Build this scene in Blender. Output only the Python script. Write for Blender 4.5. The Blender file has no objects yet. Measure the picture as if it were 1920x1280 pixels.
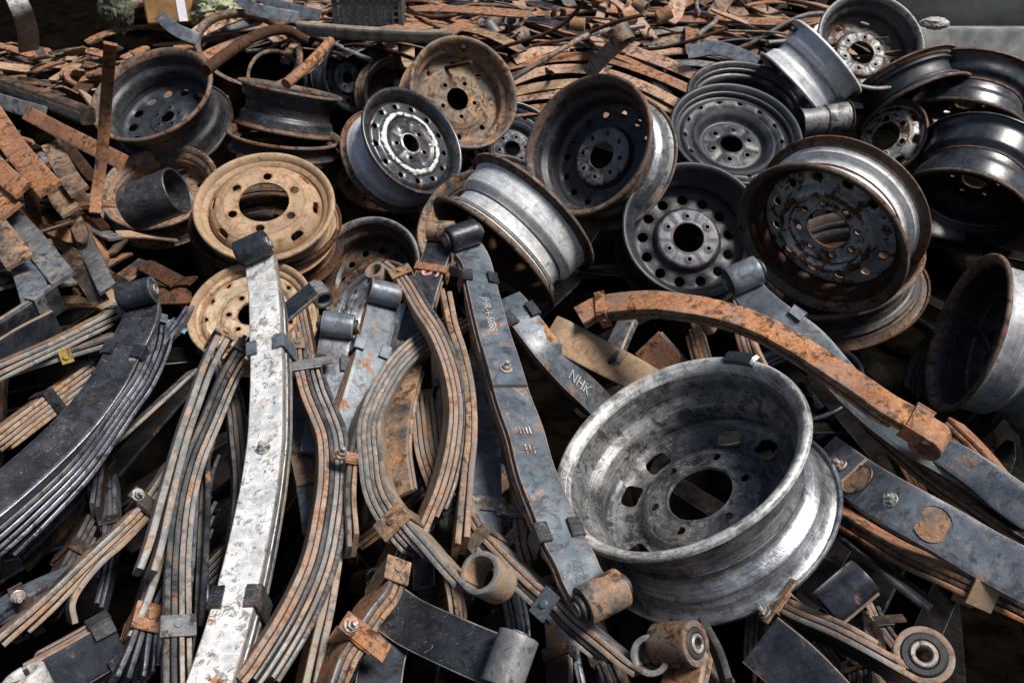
import bpy, bmesh, math, random
import numpy as np
from mathutils import Vector, Matrix, Quaternion
from mathutils.geometry import delaunay_2d_cdt
from mathutils import noise as mnoise

# ------------------------------------------------------------------ camera, sky, sun, exposure
SC = bpy.context.scene
COL = SC.collection
FPX = 1600.0                     # focal length in pixels of the 1920 px wide photograph (30 mm lens)
CAM = Vector((0.0, 0.0, 1.55))
PITCH = math.radians(30.0)
cd = bpy.data.cameras.new('camera')
cd.lens = 30.0; cd.sensor_width = 36.0; cd.clip_start = 0.02; cd.clip_end = 200
co = bpy.data.objects.new('camera', cd); COL.objects.link(co)
co.location = CAM; co.rotation_euler = (math.radians(90) - PITCH, 0, 0)
SC.camera = co
SUN_EL, SUN_AZ = math.radians(60), math.radians(112)      # azimuth from +Y towards +X
wd = bpy.data.worlds.new('World'); SC.world = wd; wd.use_nodes = True
wn = wd.node_tree; wn.nodes.clear()
sky = wn.nodes.new('ShaderNodeTexSky'); sky.sky_type = 'NISHITA'; sky.sun_disc = False
sky.sun_elevation = SUN_EL; sky.sun_rotation = SUN_AZ
sky.air_density = 1.0; sky.dust_density = 2.0; sky.ozone_density = 1.0
bg = wn.nodes.new('ShaderNodeBackground'); bg.inputs[1].default_value = 0.065
ow = wn.nodes.new('ShaderNodeOutputWorld')
wn.links.new(sky.outputs[0], bg.inputs[0]); wn.links.new(bg.outputs[0], ow.inputs[0])
sd = bpy.data.lights.new('sun', 'SUN'); sd.energy = 5.0; sd.angle = math.radians(18); sd.color = (1.0, 0.96, 0.9)
so = bpy.data.objects.new('sun', sd); COL.objects.link(so)
sdir = Vector((math.sin(SUN_AZ) * math.cos(SUN_EL), math.cos(SUN_AZ) * math.cos(SUN_EL), math.sin(SUN_EL)))
so.rotation_euler = sdir.to_track_quat('Z', 'Y').to_euler(); so.location = (0, 0, 8)
SC.view_settings.view_transform = 'Standard'; SC.view_settings.look = 'None'
SC.view_settings.gamma = 1.0; SC.view_settings.exposure = 0.24
SC.cycles.max_bounces = 6; SC.cycles.diffuse_bounces = 1; SC.cycles.glossy_bounces = 3
random.seed(7)

# ------------------------------------------------------------------ the lie of the heap
FW = Vector((0, math.cos(PITCH), -math.sin(PITCH))); UPV = Vector((0, math.sin(PITCH), math.cos(PITCH))); RT = Vector((1, 0, 0))
H0, HS = 0.42, 0.11              # the heap rises gently away from the viewer
def ray(px, py):
    return (FW + RT * ((px - 960) / FPX) + UPV * ((640 - py) / FPX))
def at(px, py, lift=0.0):
    """point of the heap's surface (raised by lift) seen at a place of the photograph"""
    d = ray(px, py)
    t = (CAM.z - H0 - lift - HS * CAM.y) / (HS * d.y - d.z)
    return CAM + d * t

# ------------------------------------------------------------------ materials
def nd(t, kind, **kw):
    n = t.nodes.new(kind)
    for k, v in kw.items():
        setattr(n, k, v)
    return n
def ramp(t, src, stops):
    r = nd(t, 'ShaderNodeValToRGB'); e = r.color_ramp.elements
    while len(e) < len(stops): e.new(0.5)
    for el, (p, c) in zip(e, stops):
        el.position = p; el.color = (c, c, c, 1) if isinstance(c, (int, float)) else (*c, 1)
    t.links.new(src, r.inputs[0]); return r.outputs[0]
def mixc(t, f, a, b):
    m = nd(t, 'ShaderNodeMix', data_type='RGBA')
    for s, v in ((m.inputs[0], f), (m.inputs[6], a), (m.inputs[7], b)):
        if hasattr(v, 'is_linked') or hasattr(v, 'node'): t.links.new(v, s)
        elif isinstance(v, tuple): s.default_value = (*v, 1)
        else: s.default_value = v
    return m.outputs[2]
def mth(t, op, a, b, clamp=False):
    m = nd(t, 'ShaderNodeMath', operation=op); m.use_clamp = clamp
    for s, v in ((m.inputs[0], a), (m.inputs[1], b)):
        if hasattr(v, 'node'): t.links.new(v, s)
        else: s.default_value = v
    return m.outputs[0]
def noise(t, vec, scale, detail=6, rough=0.6, dist=0.0):
    n = nd(t, 'ShaderNodeTexNoise'); n.inputs['Scale'].default_value = scale; n.inputs['Detail'].default_value = detail
    n.inputs['Roughness'].default_value = rough; n.inputs['Distortion'].default_value = dist
    t.links.new(vec, n.inputs['Vector']); return n.outputs[0]

RUST_DARK = [(0.28, (0.016, 0.008, 0.005)), (0.45, (0.075, 0.036, 0.02)), (0.57, (0.19, 0.095, 0.05)), (0.75, (0.36, 0.21, 0.11))]
RUST_TAN = [(0.25, (0.05, 0.025, 0.014)), (0.43, (0.2, 0.10, 0.05)), (0.57, (0.38, 0.22, 0.12)), (0.75, (0.52, 0.37, 0.24))]
RUST_ORANGE = [(0.25, (0.05, 0.02, 0.012)), (0.42, (0.2, 0.075, 0.03)), (0.56, (0.39, 0.175, 0.075)), (0.75, (0.58, 0.33, 0.17))]
RUST_PALE = [(0.25, (0.08, 0.04, 0.025)), (0.42, (0.3, 0.15, 0.09)), (0.56, (0.48, 0.28, 0.18)), (0.75, (0.6, 0.45, 0.34))]
MATS = {}; PARAMS = {}
def plainer(name):
    if name in PARAMS and PARAMS[name][1].get('edge'):
        if name + '_even' not in MATS:
            a, k = PARAMS[name]; metal(name + '_even', *a, **{**k, 'edge': 0.0})
        return name + '_even'
    return name
def metal(name, *a, **k):
    PARAMS[name] = (a, k); return metal_(name, *a, **k)
def metal_(name, c1, c2, rust=0.45, rustcol=RUST_DARK, rough=0.4, metallic=0.0, edge=0.0, scratch=0.25, speck=0.0,
          speckcol=(0.6, 0.6, 0.58), scale=1.0, band=None, bump=0.35, coat=0.0, soft=0.06, grime=0.8, turn=0.0, dirt_amt=0.45):
    """weathered steel: paint or bare metal in two tones, rust in patches (and on worn edges), scratches, specks"""
    m = bpy.data.materials.new(name); m.use_nodes = True; t = m.node_tree; t.nodes.clear()
    out = nd(t, 'ShaderNodeOutputMaterial'); p = nd(t, 'ShaderNodeBsdfPrincipled')
    t.links.new(p.outputs[0], out.inputs[0])
    tc = nd(t, 'ShaderNodeTexCoord'); oi = nd(t, 'ShaderNodeObjectInfo')
    off = nd(t, 'ShaderNodeVectorMath', operation='ADD')
    cmb = nd(t, 'ShaderNodeCombineXYZ')
    for k in range(3):
        t.links.new(mth(t, 'MULTIPLY', oi.outputs['Random'], 37.0 + 29 * k), cmb.inputs[k])
    t.links.new(tc.outputs['Object'], off.inputs[0]); t.links.new(cmb.outputs[0], off.inputs[1])
    v = off.outputs[0]
    big = noise(t, v, 7 * scale, 5, 0.6, 0.6); mid = noise(t, v, 26 * scale, 9, 0.68, 0.3); fine = noise(t, v, 150 * scale, 6, 0.7)
    st = nd(t, 'ShaderNodeMapping'); st.inputs['Scale'].default_value = (30, 260, 40); st.inputs['Rotation'].default_value = (0.3, 0.5, 0.9)
    t.links.new(v, st.inputs[0]); streak = noise(t, st.outputs[0], 1.0, 3, 0.6, 0.4)
    st2 = nd(t, 'ShaderNodeMapping'); st2.inputs['Scale'].default_value = (240, 24, 60); st2.inputs['Rotation'].default_value = (0.9, 0.2, 0.4)
    t.links.new(v, st2.inputs[0]); streak2 = noise(t, st2.outputs[0], 1.0, 3, 0.6, 0.4)
    base = mixc(t, ramp(t, mth(t, 'ADD', mth(t, 'MULTIPLY', big, 0.6), mth(t, 'MULTIPLY', mid, 0.4)), [(0.41, 0), (0.58, 1)]), c1, c2)
    dirt = ramp(t, noise(t, v, 13 * scale, 8, 0.7, 0.5), [(0.5, 0), (0.66, dirt_amt)])
    base = mixc(t, dirt, base, (0.085, 0.066, 0.052))
    if scratch:
        s = mth(t, 'MAXIMUM', ramp(t, streak, [(0.62, 0), (0.70, 1)]), ramp(t, streak2, [(0.64, 0), (0.72, 1)]))
        light = tuple(min(1, c * 1.7 + 0.05) for c in c2)
        base = mixc(t, mth(t, 'MULTIPLY', s, scratch), base, light)
        d = ramp(t, streak2, [(0.30, 1), (0.35, 0)])
        base = mixc(t, mth(t, 'MULTIPLY', d, scratch * 1.4, True), base, (0.03, 0.02, 0.018))
    if speck:
        sp = noise(t, v, 300 * scale, 2, 0.5)
        spm = mth(t, 'MULTIPLY', ramp(t, sp, [(0.66, 0), (0.70, 1)]), ramp(t, mid, [(0.42, 0), (0.6, speck)]))
        base = mixc(t, spm, base, speckcol)
        chip = noise(t, v, 48 * scale, 7, 0.75, 0.8)
        base = mixc(t, ramp(t, chip, [(0.63, 0), (0.66, speck * 0.8)]), base, speckcol)
    if turn:      # fine marks running round the wheel's axis: tyre bead scuffs, drawing marks
        sx = nd(t, 'ShaderNodeSeparateXYZ'); t.links.new(tc.outputs['Object'], sx.inputs[0])
        rr = mth(t, 'SQRT', mth(t, 'ADD', mth(t, 'POWER', sx.outputs[0], 2.0), mth(t, 'POWER', sx.outputs[1], 2.0)), 0)
        cv = nd(t, 'ShaderNodeCombineXYZ'); t.links.new(mth(t, 'MULTIPLY', rr, 260.0), cv.inputs[0]); t.links.new(mth(t, 'MULTIPLY', sx.outputs[2], 260.0), cv.inputs[1]); t.links.new(mth(t, 'MULTIPLY', big, 9.0), cv.inputs[2])
        tn = noise(t, cv.outputs[0], 1.0, 4, 0.6)
        base = mixc(t, mth(t, 'MULTIPLY', ramp(t, tn, [(0.55, 0), (0.66, 1)]), turn), base, tuple(min(1, c * 1.8 + 0.03) for c in c2))
        base = mixc(t, mth(t, 'MULTIPLY', ramp(t, tn, [(0.34, 1), (0.45, 0)]), turn), base, tuple(c * 0.35 for c in c1))
    if band:      # a ring of worn paint at given radii round the wheel's axis
        sx = nd(t, 'ShaderNodeSeparateXYZ'); t.links.new(tc.outputs['Object'], sx.inputs[0])
        rr = mth(t, 'SQRT', mth(t, 'ADD', mth(t, 'POWER', sx.outputs[0], 2.0), mth(t, 'POWER', sx.outputs[1], 2.0)), 0)
        for (r0, wdt, amt) in band[0]:
            dd = mth(t, 'ABSOLUTE', mth(t, 'SUBTRACT', mth(t, 'ADD', rr, mth(t, 'MULTIPLY', mth(t, 'SUBTRACT', mid, 0.5), wdt * 5.5)), r0), 0)
            bm_ = ramp(t, mth(t, 'DIVIDE', dd, wdt), [(0.75, amt), (1.0, 0)])
            base = mixc(t, bm_, base, band[1])
    geo = nd(t, 'ShaderNodeNewGeometry')
    k = mth(t, 'ADD', mth(t, 'MULTIPLY', mid, 0.7), mth(t, 'MULTIPLY', big, 0.3))
    k = mth(t, 'ADD', k, mth(t, 'MULTIPLY', mth(t, 'SUBTRACT', fine, 0.5), 0.12))
    if edge:
        k = mth(t, 'ADD', k, mth(t, 'MULTIPLY', ramp(t, geo.outputs['Pointiness'], [(0.525, 0), (0.61, 1)]), edge))
    thr = 0.72 - 0.44 * rust
    mask = ramp(t, k, [(max(0, thr - soft), 0), (min(1, thr + soft), 1)])
    rcol = ramp(t, mth(t, 'ADD', mth(t, 'MULTIPLY', fine, 0.55), mth(t, 'MULTIPLY', big, 0.45)), rustcol)
    rcol = mixc(t, ramp(t, noise(t, v, 70 * scale, 8, 0.75, 0.4), [(0.34, 0.75), (0.48, 0)]), rcol, (0.022, 0.011, 0.008))
    colr = mixc(t, mask, base, rcol)
    gm = ramp(t, mth(t, 'ADD', mth(t, 'MULTIPLY', noise(t, v, 42 * scale, 10, 0.74, 0.6), 0.75), mth(t, 'MULTIPLY', big, 0.25)), [(0.515, 0), (0.575, grime)])
    colr = mixc(t, gm, colr, (0.011, 0.009, 0.008))
    t.links.new(colr, p.inputs['Base Color'])
    ro = nd(t, 'ShaderNodeMix'); t.links.new(mask, ro.inputs[0]); ro.inputs[3].default_value = 0.8
    t.links.new(mth(t, 'ADD', mth(t, 'MULTIPLY', mth(t, 'SUBTRACT', mid, 0.5), 0.5), rough, True), ro.inputs[2])
    t.links.new(ro.outputs[0], p.inputs['Roughness'])
    me = nd(t, 'ShaderNodeMix'); t.links.new(mask, me.inputs[0]); me.inputs[2].default_value = metallic; me.inputs[3].default_value = 0.0
    t.links.new(me.outputs[0], p.inputs['Metallic'])
    sl = nd(t, 'ShaderNodeMix'); t.links.new(mask, sl.inputs[0]); sl.inputs[2].default_value = 0.5; sl.inputs[3].default_value = 0.12
    t.links.new(sl.outputs[0], p.inputs['Specular IOR Level'])
    if coat: p.inputs['Coat Weight'].default_value = coat; p.inputs['Coat Roughness'].default_value = 0.25
    b = nd(t, 'ShaderNodeBump'); b.inputs['Strength'].default_value = bump; b.inputs['Distance'].default_value = 0.003
    t.links.new(mth(t, 'ADD', mth(t, 'MULTIPLY', fine, 0.5), mth(t, 'ADD', mth(t, 'MULTIPLY', mask, -0.35), mth(t, 'MULTIPLY', mid, 0.5))), b.inputs['Height'])
    t.links.new(b.outputs[0], p.inputs['Normal'])
    MATS[name] = m; return m
def plain(name, c1, c2, rough=0.8, scale=20, bump=0.3):
    m = bpy.data.materials.new(name); m.use_nodes = True; t = m.node_tree
    p = t.nodes['Principled BSDF']; tc = nd(t, 'ShaderNodeTexCoord')
    n = noise(t, tc.outputs['Object'], scale, 8, 0.65, 0.3)
    t.links.new(mixc(t, ramp(t, n, [(0.38, 0), (0.62, 1)]), c1, c2), p.inputs['Base Color'])
    p.inputs['Roughness'].default_value = rough
    b = nd(t, 'ShaderNodeBump'); b.inputs['Strength'].default_value = bump; b.inputs['Distance'].default_value = 0.01
    t.links.new(n, b.inputs['Height']); t.links.new(b.outputs[0], p.inputs['Normal'])
    MATS[name] = m; return m

metal('black_gloss', (0.008, 0.010, 0.014), (0.03, 0.036, 0.046), rust=0.2, rough=0.32, edge=0.12, scratch=0.22, speck=0.35, speckcol=(0.3, 0.33, 0.36), coat=0.5, turn=0.3, dirt_amt=0.1)
metal('black_clean', (0.006, 0.008, 0.012), (0.022, 0.029, 0.040), rust=0.14, rough=0.52, edge=0.12, scratch=0.2, speck=0.15, speckcol=(0.3, 0.33, 0.36), coat=0.05, metallic=0.0, turn=0.2, dirt_amt=0.1)
metal('black_scuffed', (0.010, 0.011, 0.014), (0.04, 0.044, 0.052), rust=0.2, rough=0.4, edge=0.2, scratch=0.4, speck=1.0, speckcol=(0.42, 0.43, 0.44), turn=0.5, dirt_amt=0.1)
metal('black_worn', (0.010, 0.011, 0.014), (0.04, 0.042, 0.047), rust=0.22, rough=0.45, edge=0.25, scratch=0.25, speck=0.5, speckcol=(0.32, 0.33, 0.33), turn=0.4, dirt_amt=0.1)
metal('black_rusty', (0.012, 0.011, 0.011), (0.04, 0.036, 0.033), rust=0.42, rough=0.5, edge=0.3, scratch=0.2, turn=0.3, dirt_amt=0.1)
metal('black_flaked', (0.010, 0.012, 0.016), (0.03, 0.036, 0.05), rust=0.2, rough=0.35, edge=0.2, speck=0.55, speckcol=(0.6, 0.6, 0.57), coat=0.3,
      band=([(0.108, 0.008, 0.95), (0.036, 0.003, 0.6)], (0.62, 0.62, 0.58)), dirt_amt=0.1)
metal('silver', (0.5, 0.51, 0.53), (0.80, 0.80, 0.80), grime=0.15, rust=0.12, rough=0.45, metallic=0.1, edge=0.12, scratch=0.25, rustcol=RUST_ORANGE, turn=0.25)
metal('silver_stained', (0.36, 0.37, 0.39), (0.74, 0.745, 0.74), grime=0.25, rust=0.22, rough=0.45, metallic=0.1, edge=0.1, scratch=0.3, rustcol=RUST_ORANGE, speck=0.3, speckcol=(0.1, 0.09, 0.08), turn=0.35)
metal('silver_rusted', (0.45, 0.44, 0.41), (0.74, 0.73, 0.70), grime=0.5, rust=0.43, rough=0.45, metallic=0.2, edge=0.25, soft=0.03, turn=0.2)
metal('grey_dusty', (0.028, 0.029, 0.033), (0.19, 0.19, 0.192), rust=0.1, rough=0.42, metallic=0.25, edge=0.05, scratch=0.35, speck=0.6, speckcol=(0.62, 0.62, 0.6), turn=0.4)
metal('grey_flange', (0.09, 0.09, 0.09), (0.58, 0.58, 0.56), rust=0.2, rough=0.4, metallic=0.3, scratch=0.5, speck=0.7, speckcol=(0.05, 0.05, 0.05), rustcol=RUST_TAN, turn=0.5, grime=0.45)
metal('grey_paint', (0.20, 0.205, 0.215), (0.40, 0.41, 0.42), rust=0.2, rough=0.45, metallic=0.2, scratch=0.25, grime=0.35, rustcol=RUST_ORANGE, turn=0.3)
metal('grey_barrel', (0.22, 0.23, 0.25), (0.45, 0.46, 0.48), grime=0.5, rust=0.14, rough=0.4, metallic=0.85, edge=0.05, scratch=0.25, turn=0.45)
metal('rust_lip', (0.07, 0.062, 0.055), (0.22, 0.2, 0.18), rust=0.55, rough=0.55, edge=0.15, soft=0.1)
metal('rust_deep', (0.02, 0.014, 0.011), (0.06, 0.042, 0.03), rust=0.62, rough=0.7, rustcol=[(0.28, (0.01, 0.006, 0.004)), (0.45, (0.04, 0.018, 0.010)), (0.58, (0.10, 0.045, 0.022)), (0.75, (0.2, 0.10, 0.05))])
metal('rust_brown', (0.05, 0.05, 0.048), (0.20, 0.18, 0.155), rust=0.5, rustcol=RUST_TAN, rough=0.6, soft=0.09, metallic=0.15)
metal('rust_tan', (0.27, 0.195, 0.125), (0.46, 0.345, 0.225), grime=0.35, rust=0.46, rustcol=RUST_TAN, rough=0.7, soft=0.14, edge=0.3, speck=0.3, speckcol=(0.42, 0.4, 0.36))
metal('rust_cream', (0.34, 0.28, 0.19), (0.58, 0.5, 0.37), grime=0.45, rust=0.45, rustcol=RUST_TAN, rough=0.6, soft=0.1, edge=0.5)
metal('rust_orange', (0.20, 0.14, 0.12), (0.36, 0.24, 0.19), rust=0.62, rustcol=RUST_ORANGE, rough=0.7, soft=0.12, metallic=0.1)
metal('rust_pale', (0.30, 0.22, 0.18), (0.42, 0.33, 0.28), rust=0.6, rustcol=RUST_PALE, rough=0.65, soft=0.14, metallic=0.15)
metal('rust_plate', (0.13, 0.08, 0.06), (0.24, 0.15, 0.11), rust=0.6, rustcol=RUST_ORANGE, rough=0.75, soft=0.15)
metal('blue_grey', (0.075, 0.092, 0.115), (0.17, 0.195, 0.225), rust=0.16, grime=0.5, rough=0.40, metallic=0.35, edge=0.22, scratch=0.22, rustcol=RUST_ORANGE, speck=0.12)
metal('blue_grey_rusty', (0.06, 0.078, 0.10), (0.16, 0.185, 0.21), rust=0.31, grime=0.55, rough=0.42, metallic=0.3, edge=0.3, scratch=0.25, rustcol=RUST_ORANGE, soft=0.025)
metal('slate_paint', (0.04, 0.05, 0.068), (0.085, 0.105, 0.135), rust=0.18, rough=0.5, edge=0.2, grime=0.5, rustcol=RUST_ORANGE, speck=0.2)
metal('black_spring', (0.012, 0.014, 0.018), (0.036, 0.04, 0.05), rust=0.16, rough=0.35, metallic=0.2, edge=0.15, scratch=0.25, speck=0.5, speckcol=(0.4, 0.4, 0.38), dirt_amt=0.1)
metal('dark_spring', (0.012, 0.014, 0.02), (0.045, 0.05, 0.065), rust=0.24, rough=0.36, metallic=0.2, edge=0.3, scratch=0.25, rustcol=RUST_ORANGE, soft=0.03, dirt_amt=0.1)
metal('white_spring', (0.42, 0.425, 0.43), (0.76, 0.76, 0.75), grime=0.7, scale=1.5, rust=0.29, rough=0.5, metallic=0.1, edge=0.12, scratch=0.6, rustcol=RUST_ORANGE, speck=0.3, speckcol=(0.08, 0.07, 0.065), soft=0.03)
metal('grey_spring', (0.10, 0.105, 0.11), (0.25, 0.25, 0.25), rust=0.26, rough=0.5, metallic=0.25, edge=0.15, scratch=0.3, rustcol=RUST_TAN)
metal('edge_grey', (0.12, 0.118, 0.115), (0.30, 0.29, 0.275), rust=0.34, rustcol=RUST_TAN, rough=0.55, metallic=0.2, scratch=0.3, soft=0.08, grime=0.45)
metal('edge_rust', (0.16, 0.13, 0.11), (0.34, 0.28, 0.235), rust=0.46, rustcol=[(0.25, (0.035, 0.018, 0.012)), (0.42, (0.16, 0.08, 0.048)), (0.56, (0.33, 0.18, 0.105)), (0.75, (0.47, 0.31, 0.2))], rough=0.65, soft=0.1, grime=0.45)
metal('edge_blue', (0.06, 0.065, 0.08), (0.2, 0.21, 0.25), rust=0.2, rough=0.35, metallic=0.5, scratch=0.3)
metal('edge_dark', (0.03, 0.03, 0.033), (0.12, 0.118, 0.115), rust=0.3, rustcol=RUST_DARK, rough=0.45, metallic=0.2, scratch=0.3)
metal('edge_tan', (0.2, 0.18, 0.15), (0.36, 0.32, 0.26), rust=0.5, rustcol=RUST_TAN, rough=0.6, soft=0.1, grime=0.45)
metal('black_gap_shade', (0.004, 0.004, 0.004), (0.012, 0.011, 0.011), rust=0.12, rough=0.85, scratch=0.0, dirt_amt=0.1)  # near-black leaves: the shade of the gaps is put into their colour
for n_ in MATS['black_gap_shade'].node_tree.nodes:
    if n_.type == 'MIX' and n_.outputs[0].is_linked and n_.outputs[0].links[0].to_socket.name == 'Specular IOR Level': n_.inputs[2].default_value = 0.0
metal('rubber', (0.012, 0.012, 0.013), (0.035, 0.035, 0.037), rust=0.1, rough=0.6, scratch=0.15, dirt_amt=0.1)
metal('yellow_paint', (0.28, 0.18, 0.03), (0.45, 0.31, 0.07), rust=0.42, rustcol=RUST_TAN, rough=0.6)
metal('bright_bolt', (0.3, 0.3, 0.28), (0.55, 0.53, 0.48), rust=0.4, rustcol=RUST_ORANGE, rough=0.4, metallic=0.5)
plain('soil_shade', (0.0015, 0.0012, 0.001), (0.005, 0.004, 0.003), 0.95, 12)  # ground blackened below real soil tone, painting in the gaps' deep shade
MATS['soil_shade'].node_tree.nodes['Principled BSDF'].inputs['Specular IOR Level'].default_value = 0.0
plain('concrete', (0.25, 0.235, 0.2), (0.44, 0.42, 0.36), 0.9, 6)
plain('ledge_concrete', (0.10, 0.10, 0.10), (0.24, 0.24, 0.235), 0.85, 9)
plain('shade_black', (0.001, 0.001, 0.001), (0.004, 0.004, 0.004), 0.9, 5)  # near-black colour standing in for the unlit space at upper left
MATS['shade_black'].node_tree.nodes['Principled BSDF'].inputs['Specular IOR Level'].default_value = 0.0
plain('cardboard', (0.16, 0.08, 0.028), (0.27, 0.14, 0.05), 0.85, 14)
plain('tape', (0.6, 0.6, 0.66), (0.7, 0.7, 0.72), 0.4, 20)
plain('pale_cloth', (0.16, 0.18, 0.10), (0.33, 0.35, 0.23), 0.9, 16)
plain('moss_cloth', (0.02, 0.023, 0.012), (0.11, 0.11, 0.075), 0.95, 18)
plain('white_sack', (0.25, 0.24, 0.22), (0.45, 0.43, 0.4), 0.9, 18)
plain('blue_plastic', (0.08, 0.17, 0.23), (0.22, 0.36, 0.42), 0.5, 18)
plain('grey_plastic', (0.035, 0.035, 0.038), (0.08, 0.08, 0.085), 0.55, 25)
plain('wood_grey', (0.09, 0.075, 0.06), (0.22, 0.19, 0.15), 0.9, 30)
metal('white_paint', (0.3, 0.32, 0.34), (0.62, 0.62, 0.62), rust=0.42, rustcol=RUST_ORANGE, rough=0.5, scale=2.0, grime=0.9, soft=0.03)
plain('red_paint', (0.45, 0.05, 0.06), (0.6, 0.3, 0.3), 0.6, 60)

# ------------------------------------------------------------------ object helpers
def tag(o, label, cat, group=None, kind=None):
    if label: o['label'] = label
    if cat: o['category'] = cat
    if group: o['group'] = group
    if kind: o['kind'] = kind
    return o
def thing(name, loc, label, cat, group=None):
    o = bpy.data.objects.new(name, None); COL.objects.link(o); o.location = loc
    o.empty_display_size = 0.05
    return tag(o, label, cat, group)
def finish(me, angle=40):
    me.polygons.foreach_set('use_smooth', [True] * len(me.polygons))
    me.set_sharp_from_angle(angle=math.radians(angle)); me.update()
def obj(name, verts, faces, mats, parent=None, idx=None, angle=40, origin=None):
    """one mesh object; verts in world space when origin is given, else in the parent's space"""
    me = bpy.data.meshes.new(name)
    if origin is not None: verts = [Vector(v) - origin for v in verts]
    me.from_pydata([tuple(v) for v in verts], [], faces)
    for m in ([mats] if isinstance(mats, str) else mats): me.materials.append(MATS[m])
    if idx: me.polygons.foreach_set('material_index', idx)
    finish(me, angle)
    o = bpy.data.objects.new(name, me); COL.objects.link(o)
    if parent is not None: o.parent = parent
    return o
def merge(*parts):
    V, F = [], []
    for v, f in parts:
        b = len(V); V += list(v); F += [tuple(i + b for i in q) for q in f]
    return V, F
def frame_box(c, ax, ay, az, hx, hy, hz, ch=0.0):
    """box with chamfered edges (two stacked rings) about c along three axes"""
    V, F = [], []
    e = min(hx, hy) * 0.999 if ch > min(hx, hy) else ch
    def ring(dx, dy, z):
        pts = [(-dx + e, -dy), (dx - e, -dy), (dx, -dy + e), (dx, dy - e), (dx - e, dy), (-dx + e, dy), (-dx, dy - e), (-dx, -dy + e)] if e else [(-dx, -dy), (dx, -dy), (dx, dy), (-dx, dy)]
        for x, y in pts: V.append(c + ax * x + ay * y + az * z)
        return len(pts)
    n = 4
    if e:
        n = ring(hx - e * .7, hy - e * .7, -hz); ring(hx, hy, -hz + e); ring(hx, hy, hz - e); ring(hx - e * .7, hy - e * .7, hz); L = 4
    else:
        ring(hx, hy, -hz); ring(hx, hy, hz); L = 2
    for l in range(L - 1):
        for i in range(n):
            F.append((l * n + i, l * n + (i + 1) % n, (l + 1) * n + (i + 1) % n, (l + 1) * n + i))
    F.append(tuple(reversed(range(n)))); F.append(tuple((L - 1) * n + i for i in range(n)))
    return V, F
def tube(c, axis, ro, ri, ln, seg=32, ref=None, ch=0.0):
    """hollow cylinder (ri=0: solid) centred at c"""
    axis = axis.normalized(); ref = ref or (Vector((0, 0, 1)) if abs(axis.z) < .9 else Vector((1, 0, 0)))
    a = axis.cross(ref).normalized(); b = axis.cross(a)
    ch = ch or min(0.002, ro * .1)
    prof = [(ro - ch, -ln / 2), (ro, -ln / 2 + ch), (ro, ln / 2 - ch), (ro - ch, ln / 2)]
    if ri: prof += [(ri + ch, ln / 2), (ri, ln / 2 - ch), (ri, -ln / 2 + ch), (ri + ch, -ln / 2)]
    V, F = [], []; n = len(prof)
    for s in range(seg):
        th = 2 * math.pi * s / seg
        d = a * math.cos(th) + b * math.sin(th)
        for r, z in prof: V.append(c + d * r + axis * z)
    for s in range(seg):
        q = (s + 1) % seg
        for i in range(n if ri else n - 1):
            j = (i + 1) % n
            F.append((s * n + i, q * n + i, q * n + j, s * n + j))
    if not ri:
        F.append(tuple(s * n for s in reversed(range(seg)))); F.append(tuple(s * n + n - 1 for s in range(seg)))
    return V, F
def hexbolt(c, ax, up_ref, r=0.011, h=0.009):
    ax = ax.normalized(); a = ax.cross(up_ref).normalized(); b = ax.cross(a)
    w = tube(c + ax * 0.0015, ax, r * 1.35, 0, 0.003, 20)
    V, F = [], []
    for z, s in ((0.003, .94), (0.0045, 1), (h, 1), (h + 0.0012, .9)):
        for k in range(6):
            th = k * math.pi / 3; V.append(c + ax * z + (a * math.cos(th) + b * math.sin(th)) * r * s)
    for l in range(3):
        for i in range(6): F.append((l * 6 + i, l * 6 + (i + 1) % 6, (l + 1) * 6 + (i + 1) % 6, (l + 1) * 6 + i))
    F.append(tuple(18 + i for i in range(6)))
    st = tube(c + ax * (h + 0.004), ax, r * .5, 0, 0.010, 12)
    return merge(w, (V, F), st)
def spline(P, n):
    """Catmull-Rom through P, resampled to n+1 points evenly spaced along it"""
    P = [Vector(p) for p in P]
    if len(P) == 2: P = [P[0], (P[0] + P[1]) / 2, P[1]]
    Q = [P[0] * 2 - P[1]] + P + [P[-1] * 2 - P[-2]]
    pts = []
    for i in range(1, len(Q) - 2):
        for s in range(16):
            u = s / 16
            a, b, c, d = Q[i - 1], Q[i], Q[i + 1], Q[i + 2]
            pts.append(0.5 * ((2 * b) + (c - a) * u + (2 * a - 5 * b + 4 * c - d) * u * u + (3 * b - a - 3 * c + d) * u ** 3))
    pts.append(P[-1])
    L = [0.0]
    for i in range(1, len(pts)): L.append(L[-1] + (pts[i] - pts[i - 1]).length)
    out = []; j = 0
    for k in range(n + 1):
        s = L[-1] * k / n
        while j < len(L) - 2 and L[j + 1] < s: j += 1
        f = (s - L[j]) / max(1e-9, L[j + 1] - L[j]); out.append(pts[j].lerp(pts[j + 1], min(1, max(0, f))))
    return out, L[-1]

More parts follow.
